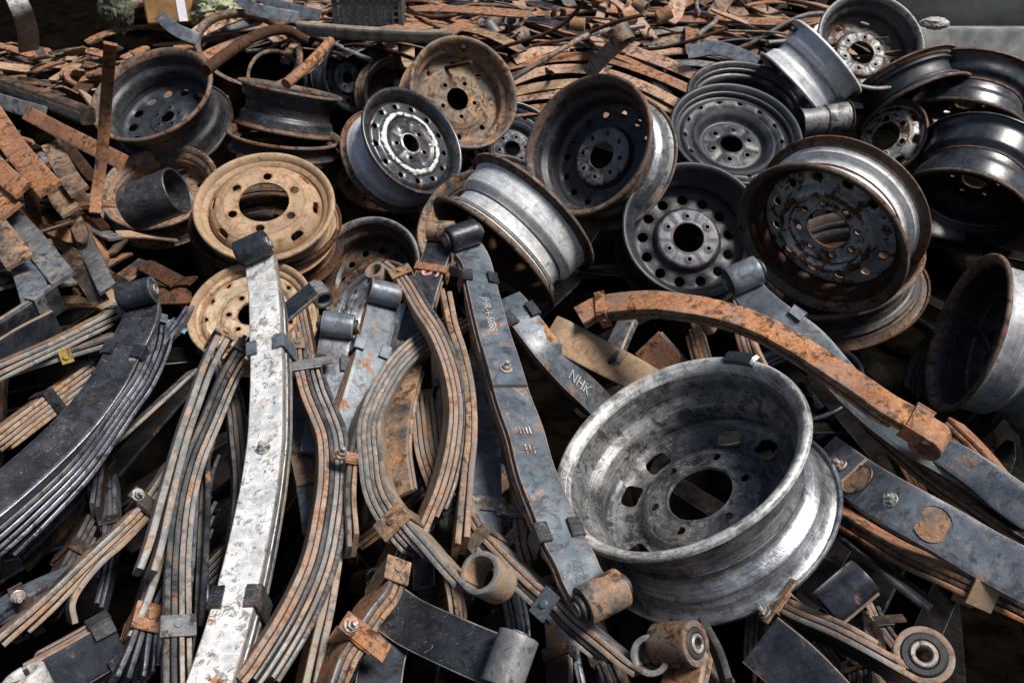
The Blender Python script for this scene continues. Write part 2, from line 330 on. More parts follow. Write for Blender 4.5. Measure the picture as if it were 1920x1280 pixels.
# ------------------------------------------------------------------ spring leaves
XS = None
def section(w, t):
    """rounded-edge bar section: list of (b, n) and which faces are edge faces"""
    e = t * 0.22; k = min(0.007, w * .2)
    return [(-w / 2 + e, t / 2), (-w / 2 + e + k, t / 2), (w / 2 - e - k, t / 2), (w / 2 - e, t / 2), (w / 2 - e * .3, t / 2 - e * .3), (w / 2, t / 2 - e), (w / 2, -t / 2 + e), (w / 2 - e * .3, -t / 2 + e * .3),
            (w / 2 - e, -t / 2), (w / 2 - e - k, -t / 2), (-w / 2 + e + k, -t / 2), (-w / 2 + e, -t / 2), (-w / 2 + e * .3, -t / 2 + e * .3), (-w / 2, -t / 2 + e), (-w / 2, t / 2 - e), (-w / 2 + e * .3, t / 2 - e * .3)]
EDGE_F = {3, 4, 5, 6, 7, 11, 12, 13, 14, 15}
def sweep(C, N, B, w, t, taper0=0, taper1=0, thin0=1, thin1=1):
    """bar along points C with normals N and width axes B"""
    V, F, I = [], [], []
    m = len(C)
    n = 16
    for k in range(m):
        f = k / (m - 1); sw = 1.0; stt = 1.0
        if taper0 and f < 0.10: sw = 1 - taper0 * (1 - f / 0.10) ** 1.5
        if taper1 and f > 0.90: sw = 1 - taper1 * (1 - (1 - f) / 0.10) ** 1.5
        if thin0 < 1 and f < .25: stt = thin0 + (1 - thin0) * f / .25
        if thin1 < 1 and f > .75: stt = thin1 + (1 - thin1) * (1 - f) / .25
        for b, nn in section(w * sw, t * stt): V.append(C[k] + B[k] * b + N[k] * nn)
    for k in range(m - 1):
        for i in range(n):
            j = (i + 1) % n
            F.append((k * n + i, k * n + j, (k + 1) * n + j, (k + 1) * n + i)); I.append(1 if i in EDGE_F else 0)
    F.append(tuple(reversed(range(n)))); I.append(1)
    F.append(tuple((m - 1) * n + i for i in range(n))); I.append(1)
    return V, F, I
def frames(C, roll, viewref=None):
    """tangent, stack normal and width axis; roll 0 shows the broad face, +-90 the leaf edges"""
    T, N, B = [], [], []
    m = len(C)
    for k in range(m):
        tg = (C[min(k + 1, m - 1)] - C[max(k - 1, 0)]).normalized()
        u = (CAM - C[k]).normalized(); u = (u - tg * u.dot(tg)).normalized()
        s = tg.cross(u)
        r = math.radians(roll if not isinstance(roll, (tuple, list)) else roll[0] + (roll[1] - roll[0]) * k / (m - 1))
        nn = u * math.cos(r) + s * math.sin(r)
        T.append(tg); N.append(nn); B.append(nn.cross(tg))
    return T, N, B
def text_mesh(s, size):
    cu = bpy.data.curves.new('lettering', 'FONT'); cu.body = s; cu.size = size; cu.align_x = 'CENTER'; cu.align_y = 'CENTER'; cu.extrude = 0.0003
    o = bpy.data.objects.new('lettering', cu); COL.objects.link(o)
    me = bpy.data.meshes.new_from_object(o)
    bpy.data.objects.remove(o); bpy.data.curves.remove(cu)
    return me

ALT = {'edge_grey': ('edge_rust', 'edge_tan', 'edge_dark'), 'edge_rust': ('edge_grey', 'rust_brown', 'edge_dark'), 'edge_tan': ('edge_grey', 'edge_rust'), 'edge_blue': ('edge_dark', 'edge_grey'), 'rust_orange': ('edge_rust', 'rust_brown')}
def leaf_spring(label, pts, w=0.06, t=0.008, n=4, roll=0, face='blue_grey', edge='edge_grey', group='leaf springs heaped in front',
                eye0=0, eye1=0, re=0.024, bush=None, clips=(), bolts=(), gap=0.0, step=0.045, step0=None, step1=None, main_first=True,
                texts=(), plates=(), faces=None, seed=0, lw=None, eyemat=None, thin=0.75, name='leaf_spring', cat='leaf spring', taper=0.0, spots=()):
    rnd = random.Random(seed + int(pts[0][0]) * 7 + int(pts[0][1]))
    P = [at(*p) for p in pts]
    nseg = 44
    C, L = spline(P, nseg)
    T, N, B = frames(C, roll)
    r0 = roll if not isinstance(roll, (tuple, list)) else (roll[0] + roll[1]) / 2
    sr = abs(math.sin(math.radians(r0)))
    pitch = t * 1.035
    U = [(CAM - c).normalized() for c in C]
    if sr > 0.7:
        C = [c + nn * ((n - 1) * pitch / 2) - u * (w / 2 * sr) for c, nn, u in zip(C, N, U)]
    org = C[0].copy()
    root = thing(name, org, label, cat, group)
    s0 = step if step0 is None else step0; s1 = step if step1 is None else step1
    spans = []
    for i in range(n):
        a = i * s0 * (0.8 + 0.4 * rnd.random()); b = 1 - i * s1 * (0.8 + 0.4 * rnd.random())
        if i == 1: a *= 0.35; b = 1 - (1 - b) * 0.35
        if b - a < 0.25: a, b = 0.37, 0.63
        spans.append((a, b))
    def idx(u): return max(0, min(nseg, int(round(u * nseg))))
    for i, (a, b) in enumerate(spans):
        ka, kb = idx(a), idx(b)
        if kb - ka < 4: continue
        gi = (gap + .0007) * i * (0.6 + 0.8 * rnd.random())
        cc, nn_, bb = [], [], []
        for k in range(ka, kb + 1):
            u = k / nseg; sp = gi * (2 * u - 1) ** 2
            cc.append(C[k] - N[k] * (i * pitch + sp)); nn_.append(N[k]); bb.append(B[k])
        fm = face if not faces else faces[i % len(faces)]
        tv = t * rnd.uniform(.86, 1.03); lat = rnd.gauss(0, .0016); cc = [p + q * lat for p, q in zip(cc, bb)]
        em = edge if rnd.random() < .62 else rnd.choice(ALT.get(edge, (edge,)))
        V, F, I = sweep(cc, nn_, bb, (w if i == 0 or not lw else lw) - (0.0015 * (i % 2)), tv, taper if i == 0 else 0.25 * (i > 1), taper if i == 0 else 0.25 * (i > 1), thin if i > 1 else 1, thin if i > 1 else 1)
        obj('leaf', V, F, [fm, em], root, I, 35, org)
    def count(u): return sum(1 for a, b in spans if a - .01 <= u <= b + .01)
    for end, sg in ((0, eye0), (1, eye1)):
        if not sg: continue
        k = 0 if end == 0 else nseg; em_ = eyemat[end] if isinstance(eyemat, tuple) else eyemat
        c = C[k] + N[k] * (sg * (re - t / 2)); dr = T[k] * (1 if end else -1)
        ec, en, eb = [], [], []
        for q in range(45):
            th = math.radians(338) * q / 44; o_ = (N[k] * (-sg * math.cos(th)) + dr * math.sin(th)); ec.append(c + o_ * ((re - t / 2) * (1 - .03 * (q / 44)))); en.append(o_); eb.append(B[k])
        V, F, I = sweep(ec, en, eb, w * 1.0, t)
        e = obj('eye', V, F, [plainer(em_ or face), plainer(edge if not em_ else em_)], root, I, 35, org)
        if bush:
            V, F = merge(tube(c, B[k], re - t - .0005, (re - t) * .62, w * (1.25 if bush == 'long' else 1.06), 28))
            bo = obj('bushing', V, F, 'rubber', root, None, 35, org)
            bo.parent = e
            V, F = tube(c, B[k], (re - t) * .60, (re - t) * .36, w * (1.35 if bush == 'long' else 1.12), 24)
            so_ = obj('sleeve', V, F, 'bright_bolt', root, None, 35, org); so_.parent = e
    for cl in clips:
        u, kind = cl[0], cl[1]; cm = cl[2] if len(cl) > 2 else face; ln = cl[3] if len(cl) > 3 else 0.03
        k = idx(u); cnt = max(1, count(u)); pt = 0.004
        top = t / 2 + 0.0006; bot = -(cnt - 1) * pitch - t / 2 - 0.002 - gap * cnt * .6 * (2 * u - 1) ** 2
        c, tg, nn, bb = C[k], T[k], N[k], B[k]
        hw = w / 2 + 0.0012
        parts = []
        mid = c + nn * ((top + bot) / 2); hh = (top - bot) / 2
        for sg in (-1, 1): parts.append(frame_box(mid + bb * (sg * (hw + pt / 2)), tg, bb, nn, ln / 2, pt / 2, hh + pt, 0.001))
        parts.append(frame_box(c + nn * (bot - pt / 2), tg, bb, nn, ln / 2 - .001, hw, pt / 2 - .0003, 0.001))
        if kind == 'band':
            for sg in (-1, 1): parts.append(tube(mid + bb * (sg * (hw + pt + .0012)), bb, .0058, 0, .004, 16))
        if kind == 'band': parts.append(frame_box(c + nn * (top + pt / 2), tg, bb, nn, ln / 2 - .001, hw, pt / 2 - .0003, 0.001))
        if kind == 'tabs':
            for sg in (-1, 1):
                parts.append(frame_box(c + nn * (top + .0026) + bb * (sg * (hw - w * .12)) , (tg + bb * rnd.uniform(-.12, .12)).normalized(), (bb - nn * sg * rnd.uniform(.0, .22)).normalized(), nn, ln / 2 - .001, w * .15, .0024, 0.001))
        if kind == 'bolt':
            parts.append(frame_box(c + nn * (top + pt / 2), tg, bb, nn, ln / 2 - .001, hw, pt / 2 - .0003, 0.001))
            parts.append(frame_box(mid + bb * (hw + pt + .0005) - nn * 0.0, tg, nn, bb, ln / 2 - .002, hh + .024, pt / 2, 0.001))
        V, F = merge(*parts)
        co_ = obj('clip', V, F, plainer(cm), root, None, 30, org)
        if kind == 'bolt':
            V, F = hexbolt(mid + bb * (hw + pt * 1.5 + .0005) + nn * (hh + .012), bb, tg, 0.008, 0.007)
            bo = obj('bolt', V, F, 'bright_bolt', root, None, 30, org); bo.parent = co_
    for pl in plates:       # raised packing plate on the main leaf: (u, half length, thickness, material)
        k = idx(pl[0]); kk = [idx(pl[0] - pl[1]), idx(pl[0] + pl[1])]
        cc = [C[q] + N[q] * (t / 2 + pl[2] / 2 + .0004) for q in range(kk[0], kk[1] + 1)]
        if len(cc) < 2: continue
        V, F, I = sweep(cc, N[kk[0]:kk[1] + 1], B[kk[0]:kk[1] + 1], w * (pl[4] if len(pl) > 4 else .98), pl[2])
        obj('packing_plate', V, F, [pl[3], edge], root, I, 35, org)
    for bl in bolts:
        k = idx(bl[0]); h = bl[1] if len(bl) > 1 else 0
        V, F = hexbolt(C[k] + N[k] * (t / 2 + h + .0006), N[k], T[k], 0.0085, 0.008)
        obj('center_bolt', V, F, 'bright_bolt', root, None, 30, org)
    for sp_ in spots:       # round patch of bare rust left by a seat pad
        k = idx(sp_[0])
        V, F = tube(C[k] + N[k] * (t / 2 + .0006 + sp_[2] / 2), N[k], sp_[1], 0, sp_[2], 32)
        obj('seat_pad', V, F, 'rust_brown', root, None, 30, org)
    for tx in texts:
        k = idx(tx[0]); me = text_mesh(tx[1], tx[2]); me.materials.append(MATS[tx[3] if len(tx) > 3 else 'white_paint'])
        o = bpy.data.objects.new('stamped_lettering', me); COL.objects.link(o); o.parent = root
        rev = tx[4] if len(tx) > 4 else 1
        x, y = (T[k] * rev, N[k].cross(T[k] * rev))
        if len(tx) > 5 and tx[5]: x, y = N[k].cross(T[k]) * -rev, T[k] * rev
        z = N[k]
        M = Matrix((x, y, z)).transposed().to_4x4(); M.translation = C[k] + N[k] * (t / 2 + .0012) - org
        o.matrix_local = M
    return root

# ------------------------------------------------------------------ wheels
def circle_pose(box, dyr, hint, R):
    """centre and axis of a circle of radius R whose outline in the photograph is the ellipse in box
    (dyr: how far below the middle its rightmost point lies); hint: where the far side lies in the picture"""
    x0, x1, y0, y1 = box
    cx, cy = ((x0 + x1) / 2 - 960) / FPX, (640 - (y0 + y1) / 2) / FPX
    hx, hy = (x1 - x0) / 2 / FPX, (y1 - y0) / 2 / FPX
    sxy = -hx * dyr / FPX
    S = np.array([[hx * hx, sxy], [sxy, hy * hy]]); A = np.linalg.inv(S); c = np.array([cx, cy])
    Q = np.zeros((3, 3)); Q[:2, :2] = A; Q[:2, 2] = Q[2, :2] = -A @ c; Q[2, 2] = c @ A @ c - 1
    lam, E = np.linalg.eigh(Q)
    order = [2, 1, 0]
    l1, l2, l3 = lam[order]; e1, e2, e3 = E[:, order[0]], E[:, order[1]], E[:, order[2]]
    sols = []
    for s1 in (1, -1):
        for s2 in (1, -1):
            for s3 in (1, -1):
                z0 = s3 * l2 * R / math.sqrt(-l1 * l3)
                a = s2 * math.sqrt((l1 - l2) / (l1 - l3)); b = -s1 * math.sqrt((l2 - l3) / (l1 - l3))
                cen = z0 * (e1 * (l3 / l2) * a + e3 * (l1 / l2) * b); nrm = e1 * a + e3 * b
                if cen[2] > 0 and nrm @ cen < 0: sols.append((cen, nrm))
    best = None
    for cen, nrm in sols:
        # picture direction in which the far side is displaced
        p0 = cen[:2] / cen[2]; q = cen - nrm * 0.3 * R; p1 = q[:2] / q[2]
        d = (p1 - p0) * np.array([1, -1]); sc = d[0] * hint[0] + d[1] * hint[1]
        if best is None or sc > best[0]: best = (sc, cen, nrm)
    _, cen, nrm = best
    g = lambda v: RT * float(v[0]) + UPV * float(v[1]) + FW * float(v[2])
    return CAM + g(cen), g(nrm).normalized()

def offset_loop(pts, th):
    n = len(pts); nor = []
    for i in range(n):
        a, b = pts[max(0, i - 1)], pts[min(n - 1, i + 1)]
        d = (b[0] - a[0], b[1] - a[1]); l = math.hypot(*d) or 1; nor.append((-d[1] / l, d[0] / l))
    return [(p[0] + q[0] * th / 2, p[1] + q[1] * th / 2) for p, q in zip(pts, nor)] + [(p[0] - q[0] * th / 2, p[1] - q[1] * th / 2) for p, q in reversed(list(zip(pts, nor)))]
def smooth2(pts, k=4):
    out = []; Q = [pts[0]] + list(pts) + [pts[-1]]
    for i in range(1, len(Q) - 2):
        for s in range(k):
            u = s / k; r = []
            for c in (0, 1):
                a, b, d, e = Q[i - 1][c], Q[i][c], Q[i + 1][c], Q[i + 2][c]
                r.append(0.5 * (2 * b + (d - a) * u + (2 * a - 5 * b + 4 * d - e) * u * u + (3 * b - a - 3 * d + e) * u ** 3))
            out.append(tuple(r))
    out.append(pts[-1]); return out
def lathe(loop, R, seg=112, wob=0.0, seed=0):
    """closed (depth, radius) loop turned round the local z axis; front plane at z=0, depth goes to -z"""
    V, F = [], []; n = len(loop)
    for s in range(seg):
        th = 2 * math.pi * s / seg; k = 1 + wob * (math.sin(2 * th + seed) + .6 * math.sin(3 * th + seed * 2.3) + .35 * math.sin(7 * th + seed * 1.7))
        for x, r in loop: V.append((R * r * k * math.cos(th), R * r * k * math.sin(th), -x * R))
    for s in range(seg):
        q = (s + 1) % seg
        for i in range(n):
            j = (i + 1) % n
            F.append((s * n + i, s * n + j, q * n + j, q * n + i))
    return V, F
def interp(prof, r):
    if r >= prof[0][0]: return prof[0][1]
    for (r0, x0), (r1, x1) in zip(prof, prof[1:]):
        if r <= r0 and r >= r1:
            f = (r0 - r) / max(1e-9, r0 - r1); f = f * f * (3 - 2 * f); return x0 + (x1 - x0) * f
    return prof[-1][1]
MESHCACHE = {}
def pierced(prof, ra, rb, holes, bumpf, R, th, stepr):
    """sheet ring between radii rb..ra with holes cut through, depth from prof, given a thickness"""
    V2, E = [], []
    def loop(pts):
        b = len(V2); V2.extend(pts); E.extend([(b + i, b + (i + 1) % len(pts)) for i in range(len(pts))])
    nA = max(48, int(2 * math.pi * ra / stepr)); loop([(ra * math.cos(2 * math.pi * i / nA), ra * math.sin(2 * math.pi * i / nA)) for i in range(nA)])
    nB = max(28, int(2 * math.pi * rb / stepr)); loop([(rb * math.cos(2 * math.pi * i / nB), rb * math.sin(2 * math.pi * i / nB)) for i in range(nB)])
    hl = []
    for (cnt, rc, a, b, p, ph) in holes:
        for k in range(cnt):
            th0 = ph + 2 * math.pi * k / cnt; c, s = math.cos(th0), math.sin(th0)
            hl.append((rc * c, rc * s, c, s, a, b, p))
            m = max(16, int(2 * math.pi * max(a, b) / stepr * 1.2)); pts = []
            for q in range(m):
                t = 2 * math.pi * q / m; x = b * math.copysign(abs(math.cos(t)) ** (2 / p), math.cos(t)); y = a * math.copysign(abs(math.sin(t)) ** (2 / p), math.sin(t))
                pts.append((rc * c + x * c - y * s, rc * s + x * s + y * c))
            loop(pts)
    def inhole(x, y, grow=0.0):
        for (hx, hy, c, s, a, b, p) in hl:
            dx, dy = x - hx, y - hy; u, v = dx * c + dy * s, -dx * s + dy * c
            if abs(u) < b + grow and abs(v) < a + grow and (abs(u) / (b + grow)) ** p + (abs(v) / (a + grow)) ** p < 1: return True
        return False
    r = rb + stepr * .8; row = 0
    while r < ra - stepr * .5:
        m = max(20, int(2 * math.pi * r / (stepr * 1.25)))
        for i in range(m):
            t = 2 * math.pi * (i + .5 * (row % 2)) / m; x, y = r * math.cos(t), r * math.sin(t)
            if not inhole(x, y, stepr * .45): V2.append((x, y))
        r += stepr; row += 1
    res = delaunay_2d_cdt([Vector(v) for v in V2], E, [], 0, 1e-6)
    vs, fs = res[0], res[2]
    bm = bmesh.new(); bv = []
    for v in vs:
        rr = v.length; d = interp(prof, rr) + bumpf(v.x, v.y, rr)
        bv.append(bm.verts.new((v.x * R, v.y * R, -d * R)))
    for f in fs:
        x = sum(vs[i].x for i in f) / 3; y = sum(vs[i].y for i in f) / 3; rr = math.hypot(x, y)
        if rr > ra * math.cos(math.pi / nA) * 1.0005 or rr < rb * 0.999 or inhole(x, y): continue
        try: bm.faces.new([bv[i] for i in f])
        except ValueError: pass
    bmesh.ops.delete(bm, geom=[v for v in bm.verts if not v.link_faces], context='VERTS')
    bmesh.ops.recalc_face_normals(bm, faces=bm.faces[:])
    if sum(f.normal.z for f in bm.faces) < 0: bmesh.ops.reverse_faces(bm, faces=bm.faces[:])
    bmesh.ops.solidify(bm, geom=bm.faces[:], thickness=th * R)
    V = [v.co.copy() for v in bm.verts]; bm.verts.index_update(); F = [tuple(v.index for v in f.verts) for f in bm.faces]
    bm.free(); return V, F

STY = {
 # prof: radius -> depth behind the front rim; vents (count, radius, half tangential, half radial, power, phase); lugs (count, radius, size)
 'deep_round': dict(prof=[(.80, .46), (.775, .56), (.70, .60), (.56, .59), (.47, .57), (.42, .51), (.385, .49), (.18, .49)], hub=.40, bore=.165, vents=[(12, .62, .066, .066, 2, .1)], lugs=(5, .27, .034), notch=.012),
 'deep_flat': dict(prof=[(.80, .50), (.775, .58), (.70, .61), (.5, .61), (.34, .60), (.29, .56), (.26, .55), (.1, .55)], hub=.275, bore=.12, vents=[(13, .625, .08, .08, 2, .1)], lugs=(5, .195, .026), notch=.004),
 'deep_eight': dict(prof=[(.80, .42), (.775, .52), (.70, .56), (.58, .56), (.46, .55), (.42, .47), (.40, .45), (.2, .45)], hub=.425, bore=.20, vents=[(14, .66, .05, .05, 2, .1)], lugs=(8, .315, .033), notch=.012),
 'deep_six': dict(prof=[(.80, .38), (.775, .46), (.70, .49), (.56, .48), (.50, .47), (.45, .38), (.42, .36), (.2, .36)], hub=.44, bore=.225, vents=[(13, .63, .075, .075, 2, .12)], lugs=(6, .325, .03), notch=-.012),
 'deep_window': dict(prof=[(.80, .46), (.775, .54), (.66, .60), (.57, .60), (.525, .59), (.48, .535), (.45, .52), (.2, .52)], hub=.475, bore=.268, vents=[(4, .655, .105, .072, 4, .0), (4, .655, .105, .072, 4, .58)], lugs=(6, .372, .036), notch=.016),
 'rusty_five': dict(prof=[(.80, .34), (.77, .43), (.66, .46), (.56, .44), (.50, .40), (.42, .37), (.2, .38)], hub=.45, bore=.205, vents=[(8, .66, .05, .05, 2, .5)], lugs=(5, .32, .04), notch=-.016),
 'flat_truck': dict(prof=[(.83, .24), (.80, .10), (.74, .02), (.68, -.03), (.60, -.05), (.34, -.05)], hub=.58, bore=.36, vents=[(8, .735, .10, .036, 3, .25)], lugs=(6, .475, .062), notch=0),
 'ring_front': dict(prof=[(.83, .26), (.80, .12), (.73, .08), (.66, .10), (.58, .17), (.52, .15), (.44, .12), (.2, .15)], hub=.50, bore=.235, vents=[(12, .72, .042, .036, 2, .1)], lugs=(6, .36, .042), notch=0.01),
 'flake_front': dict(prof=[(.84, .27), (.81, .16), (.76, .12), (.62, .12), (.55, .07), (.51, .07), (.47, .11), (.40, .13), (.15, .11)], hub=.46, bore=.165, vents=[(13, .70, .05, .05, 2, .1)], lugs=(5, .29, .04), notch=0.014),
 'smooth_front': dict(prof=[(.84, .25), (.81, .15), (.75, .12), (.70, .14), (.64, .18), (.60, .15), (.56, .18), (.46, .30), (.41, .29), (.15, .27)], hub=.43, bore=.175, vents=[(14, .735, .045, .026, 2, .1)], lugs=(6, .30, .04), notch=.014),
 'rust_front': dict(prof=[(.82, .34), (.79, .31), (.70, .30), (.61, .28), (.545, .18), (.51, .155), (.47, .19), (.41, .27), (.37, .28), (.2, .28)], hub=.45, bore=.255, vents=[(12, .665, .055, .05, 2, .05)], lugs=(8, .35, .034), notch=.012),
 'blind': dict(prof=[(.80, .62), (.77, .74), (.66, .80), (.5, .8), (.46, .74), (.42, .72), (.2, .72)], hub=.46, bore=.2, vents=[(1, .64, .03, .03, 2, .3)], lugs=(6, .33, .034), notch=.01),
 'window_top': dict(prof=[(.80, .34), (.77, .44), (.66, .5), (.5, .5), (.46, .44), (.42, .42), (.2, .42)], hub=.46, bore=.24, vents=[(8, .66, .09, .06, 4, .3)], lugs=(6, .34, .034), notch=.02),
}
WHEELS = []
def wheel(label, box, dyr, hint, R=0.215, W=0.78, sty='deep_round', barrel='black_worn', lip='rust_lip', disc='black_worn', hub=None, lip2=None,
          inner=None, spin=0.0, well=0.5, wob=0.003, valve=None, weight=None, r2=1.0, group='steel wheels heaped on the scrap', disc_on=True, lipw=1.0):
    c, nrm = circle_pose(box, dyr, hint, R)
    WHEELS.append((label, round(c.y, 2), round(c.z, 2), round(c.z - (H0 + HS * c.y), 2), round(math.degrees(math.asin(nrm.z)))))
    root = thing('steel_roadwheel', c, label, 'wheel', group)
    root.rotation_mode = 'QUATERNION'; q = nrm.to_track_quat('Z', 'Y'); root.rotation_quaternion = q @ Quaternion((0, 0, 1), spin)
    seed = box[0] * .37
    th = .022
    ff = [(.034, 1.0), (.014, .998), (.002, .988), (.0, .972), (.014, .948), (.046, .922), (.08, .905)]
    V, F = lathe(offset_loop(smooth2(ff, 3), th), R, 112, wob, seed); obj('flange', V, F, lip, root, None, 50)
    V, F = lathe(offset_loop([(W - x, r * r2) for x, r in reversed(smooth2(ff, 3))], th), R, 112, wob * .4, seed); obj('flange', V, F, lip2 or lip, root, None, 50)
    a, b = .08, W - .08; wl = well * W
    bp = [(a, .905), (a + .07, .888), (wl - .21, .88), (wl - .17, .868), (wl - .13, .83), (wl - .09, .802), (wl, .795), (wl + .09, .802), (wl + .13, .83), (wl + .17, .868), (wl + .21, .88), (b - .07, .888), (b, .905)]
    bp = [p for p in bp if a <= p[0] <= b]; bp = sorted(bp)
    bp = [(x, r * (1 + (r2 - 1) * max(0, min(1, (x / W - .55) / .3)))) for x, r in bp]
    lp = offset_loop(smooth2(bp, 3), th); V, F = lathe(lp, R, 112, wob * .6, seed); hn = len(lp) // 2
    obj('barrel', V, F, [barrel, inner or barrel], root, [0 if (i % len(lp)) < hn else 1 for i in range(len(F))], 50)
    if disc_on:
        S = STY[sty]; nl, rl, sl = S['lugs']; nt = S['notch']
        key = (sty, R)
        if key not in MESHCACHE:
            def hb(x, y, r):
                an = math.atan2(y, x); d = 0
                for k in range(nl):
                    t0 = 2 * math.pi * k / nl; dd = math.hypot(x - rl * math.cos(t0), y - rl * math.sin(t0))
                    d -= .016 * math.exp(-((dd - sl * 1.25) / .022) ** 2)
                    t1 = t0 + math.pi / nl; da = (an - t1 + math.pi) % (2 * math.pi) - math.pi
                    d += nt * math.exp(-(da * r / .045) ** 2) * (1 - math.exp(-((r - S['bore']) / .04) ** 2))
                d -= .012 * math.exp(-((r - S['bore']) / .018) ** 2)
                return d
            def vb(x, y, r):
                d = 0
                for (cnt, rc, aa, b2, p, ph) in S['vents']:
                    an = math.atan2(y, x) - ph; k = round(an / (2 * math.pi / cnt)); t0 = ph + k * 2 * math.pi / cnt
                    dd = math.hypot(x - rc * math.cos(t0), y - rc * math.sin(t0)); d += .012 * math.exp(-((dd - max(aa, b2)) / .025) ** 2)
                return d
            MESHCACHE[key] = (pierced(S['prof'], S['prof'][0][0], S['hub'], S['vents'], vb, R, .02, .022),
                              pierced(S['prof'], S['hub'], S['bore'], [(nl, rl, sl, sl, 2, 0)], hb, R, .026, .016))
        dv, hv = MESHCACHE[key]
        d = obj('disc', dv[0], dv[1], disc, root, None, 45)
        obj('hub', hv[0], hv[1], hub or disc, root, None, 45)
    if valve:
        an, dep, rr = valve; V, F = merge(tube(Vector((R * rr * math.cos(an), R * rr * math.sin(an), -dep * R)), Vector((math.cos(an), math.sin(an), .5)), .0075, 0, .035, 14),
                                         tube(Vector((R * rr * math.cos(an), R * rr * math.sin(an), -dep * R)), Vector((math.cos(an), math.sin(an), .5)), .011, 0, .012, 14))
        obj('valve_stem', V, F, 'rubber', root, None, 40)
    if weight:
        a0, a1 = weight; V, F = [], []
        m = 14; sec = [(.93, -.02), (1.03, -.02), (1.045, .0), (1.035, .035), (.985, .05), (.935, .03)]
        for i in range(m + 1):
            t0 = a0 + (a1 - a0) * i / m
            e = 1 if 0 < i < m else .985
            for r, z in sec: V.append((R * (1 + (r - 1) * e) * math.cos(t0), R * (1 + (r - 1) * e) * math.sin(t0), z * R * (1 if 0 < i < m else .4)))
        for i in range(m):
            for j in range(6): F.append((i * 6 + j, i * 6 + (j + 1) % 6, i * 6 + 6 + (j + 1) % 6, i * 6 + 6 + j))
        F.append(tuple(range(6))); F.append(tuple(m * 6 + j for j in reversed(range(6))))
        obj('balance_weight', V, F, 'black_gloss', root, None, 40)
    return root

# ------------------------------------------------------------------ the setting: ground under the heap, wall and black shade sheet behind
def heap_z(x, y):
    dp = 0.48 + 0.12 * min(1, max(0, (y - 1.2) / .6)) - 0.40 * min(1, max(0, (y - 3.5) / .7))
    z = H0 + HS * y - dp + 0.10 * mnoise.noise(Vector((x * 2.2, y * 2.2, 3.1))) + 0.05 * mnoise.noise(Vector((x * 7, y * 7, 1.7)))
    e = min(1, max(0, (y + 1.2) / 1.6)) * min(1, max(0, (7.0 - y) / 1.2)) * min(1, max(0, (5.5 - abs(x)) / 1.6))
    return z * e * e * (3 - 2 * e) + 0.02 * mnoise.noise(Vector((x, y, 9)))
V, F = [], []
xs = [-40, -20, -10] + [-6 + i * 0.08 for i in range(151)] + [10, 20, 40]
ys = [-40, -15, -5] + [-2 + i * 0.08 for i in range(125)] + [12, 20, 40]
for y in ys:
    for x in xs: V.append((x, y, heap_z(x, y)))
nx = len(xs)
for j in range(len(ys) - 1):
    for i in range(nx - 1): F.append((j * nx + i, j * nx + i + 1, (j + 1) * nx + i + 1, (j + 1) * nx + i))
tag(obj('ground', V, F, 'soil_shade'), None, None, kind='structure')

def slab(name, x0, x1, y0, y1, z0, z1, mat, parent=None, ch=0.01):
    V, F = frame_box(Vector(((x0 + x1) / 2, (y0 + y1) / 2, (z0 + z1) / 2)), Vector((1, 0, 0)), Vector((0, 1, 0)), Vector((0, 0, 1)), (x1 - x0) / 2, (y1 - y0) / 2, (z1 - z0) / 2, ch)
    return obj(name, V, F, mat, parent)
w = slab('concrete_wall', 1.75, 7.0, 4.24, 4.5, 0.0, 3.2, 'concrete')
tag(w, 'weathered grey concrete wall standing behind the heap of wheels', 'wall')
w = slab('concrete_kerb', 1.85, 7.0, 4.05, 4.15, 0.0, 0.84, 'ledge_concrete', None, 0.015)
tag(w, 'low dark grey concrete kerb along the foot of the wall', 'kerb')
w = slab('shade_backdrop', -7.0, 1.70, 6.2, 6.4, 0.0, 3.2, 'shade_black')  # added sheet; its black colour paints the darkness behind the scrap
tag(w, 'black sheet added to paint the gloom behind the rusty scrap', 'wall')

# ------------------------------------------------------------------ the wheels
PI = math.pi
# upper left
wheel('black wheel with twelve round holes and a rusty strap leaning across it', (169, 397, 89, 264), -30, (.5, .85), R=.215, W=.82, sty='deep_flat', barrel='black_worn', disc='black_clean', lip='rust_lip', spin=.5, lip2='black_worn')
wheel('black wheel lying on its side with white scuffs around its barrel', (445, 642, 146, 186), 18.6, (-.1, 1), R=.185, W=.80, barrel='black_scuffed', lip='rust_lip', disc='black_rusty', sty='deep_round')
wheel('dark wheel lying flat under the scuffed black one', (424, 640, 226, 278), 10, (-.05, 1), R=.195, W=.30, barrel='black_rusty', lip='rust_lip', disc='black_rusty', lip2='black_worn')
wheel('rusty brown wheel with a crushed black pipe inside', (186, 407, 271, 428), -18, (.25, .95), R=.19, W=.55, sty='rusty_five', barrel='rust_brown', lip='rust_brown', disc='rust_brown', spin=.25)
wheel('flat tan truck wheel with six large holes round a wide bore', (362, 627, 286, 489), -8, (-.1, .95), R=.205, W=.55, sty='flat_truck', barrel='rust_tan', lip='rust_tan', disc='rust_tan', hub='rust_tan', spin=.42)
wheel('cream rusty wheel behind the tall white leaf spring', (349, 584, 488, 674), -20, (.1, .95), R=.175, W=.5, sty='ring_front', barrel='rust_cream', lip='rust_tan', disc='rust_cream', spin=.2)
wheel('rusty wheel lying deep under the tan truck wheel', (352, 640, 330, 505), -6, (0, 1), R=.23, W=.5, barrel='black_rusty', lip='rust_deep', disc='black_rusty', sty='rusty_five')
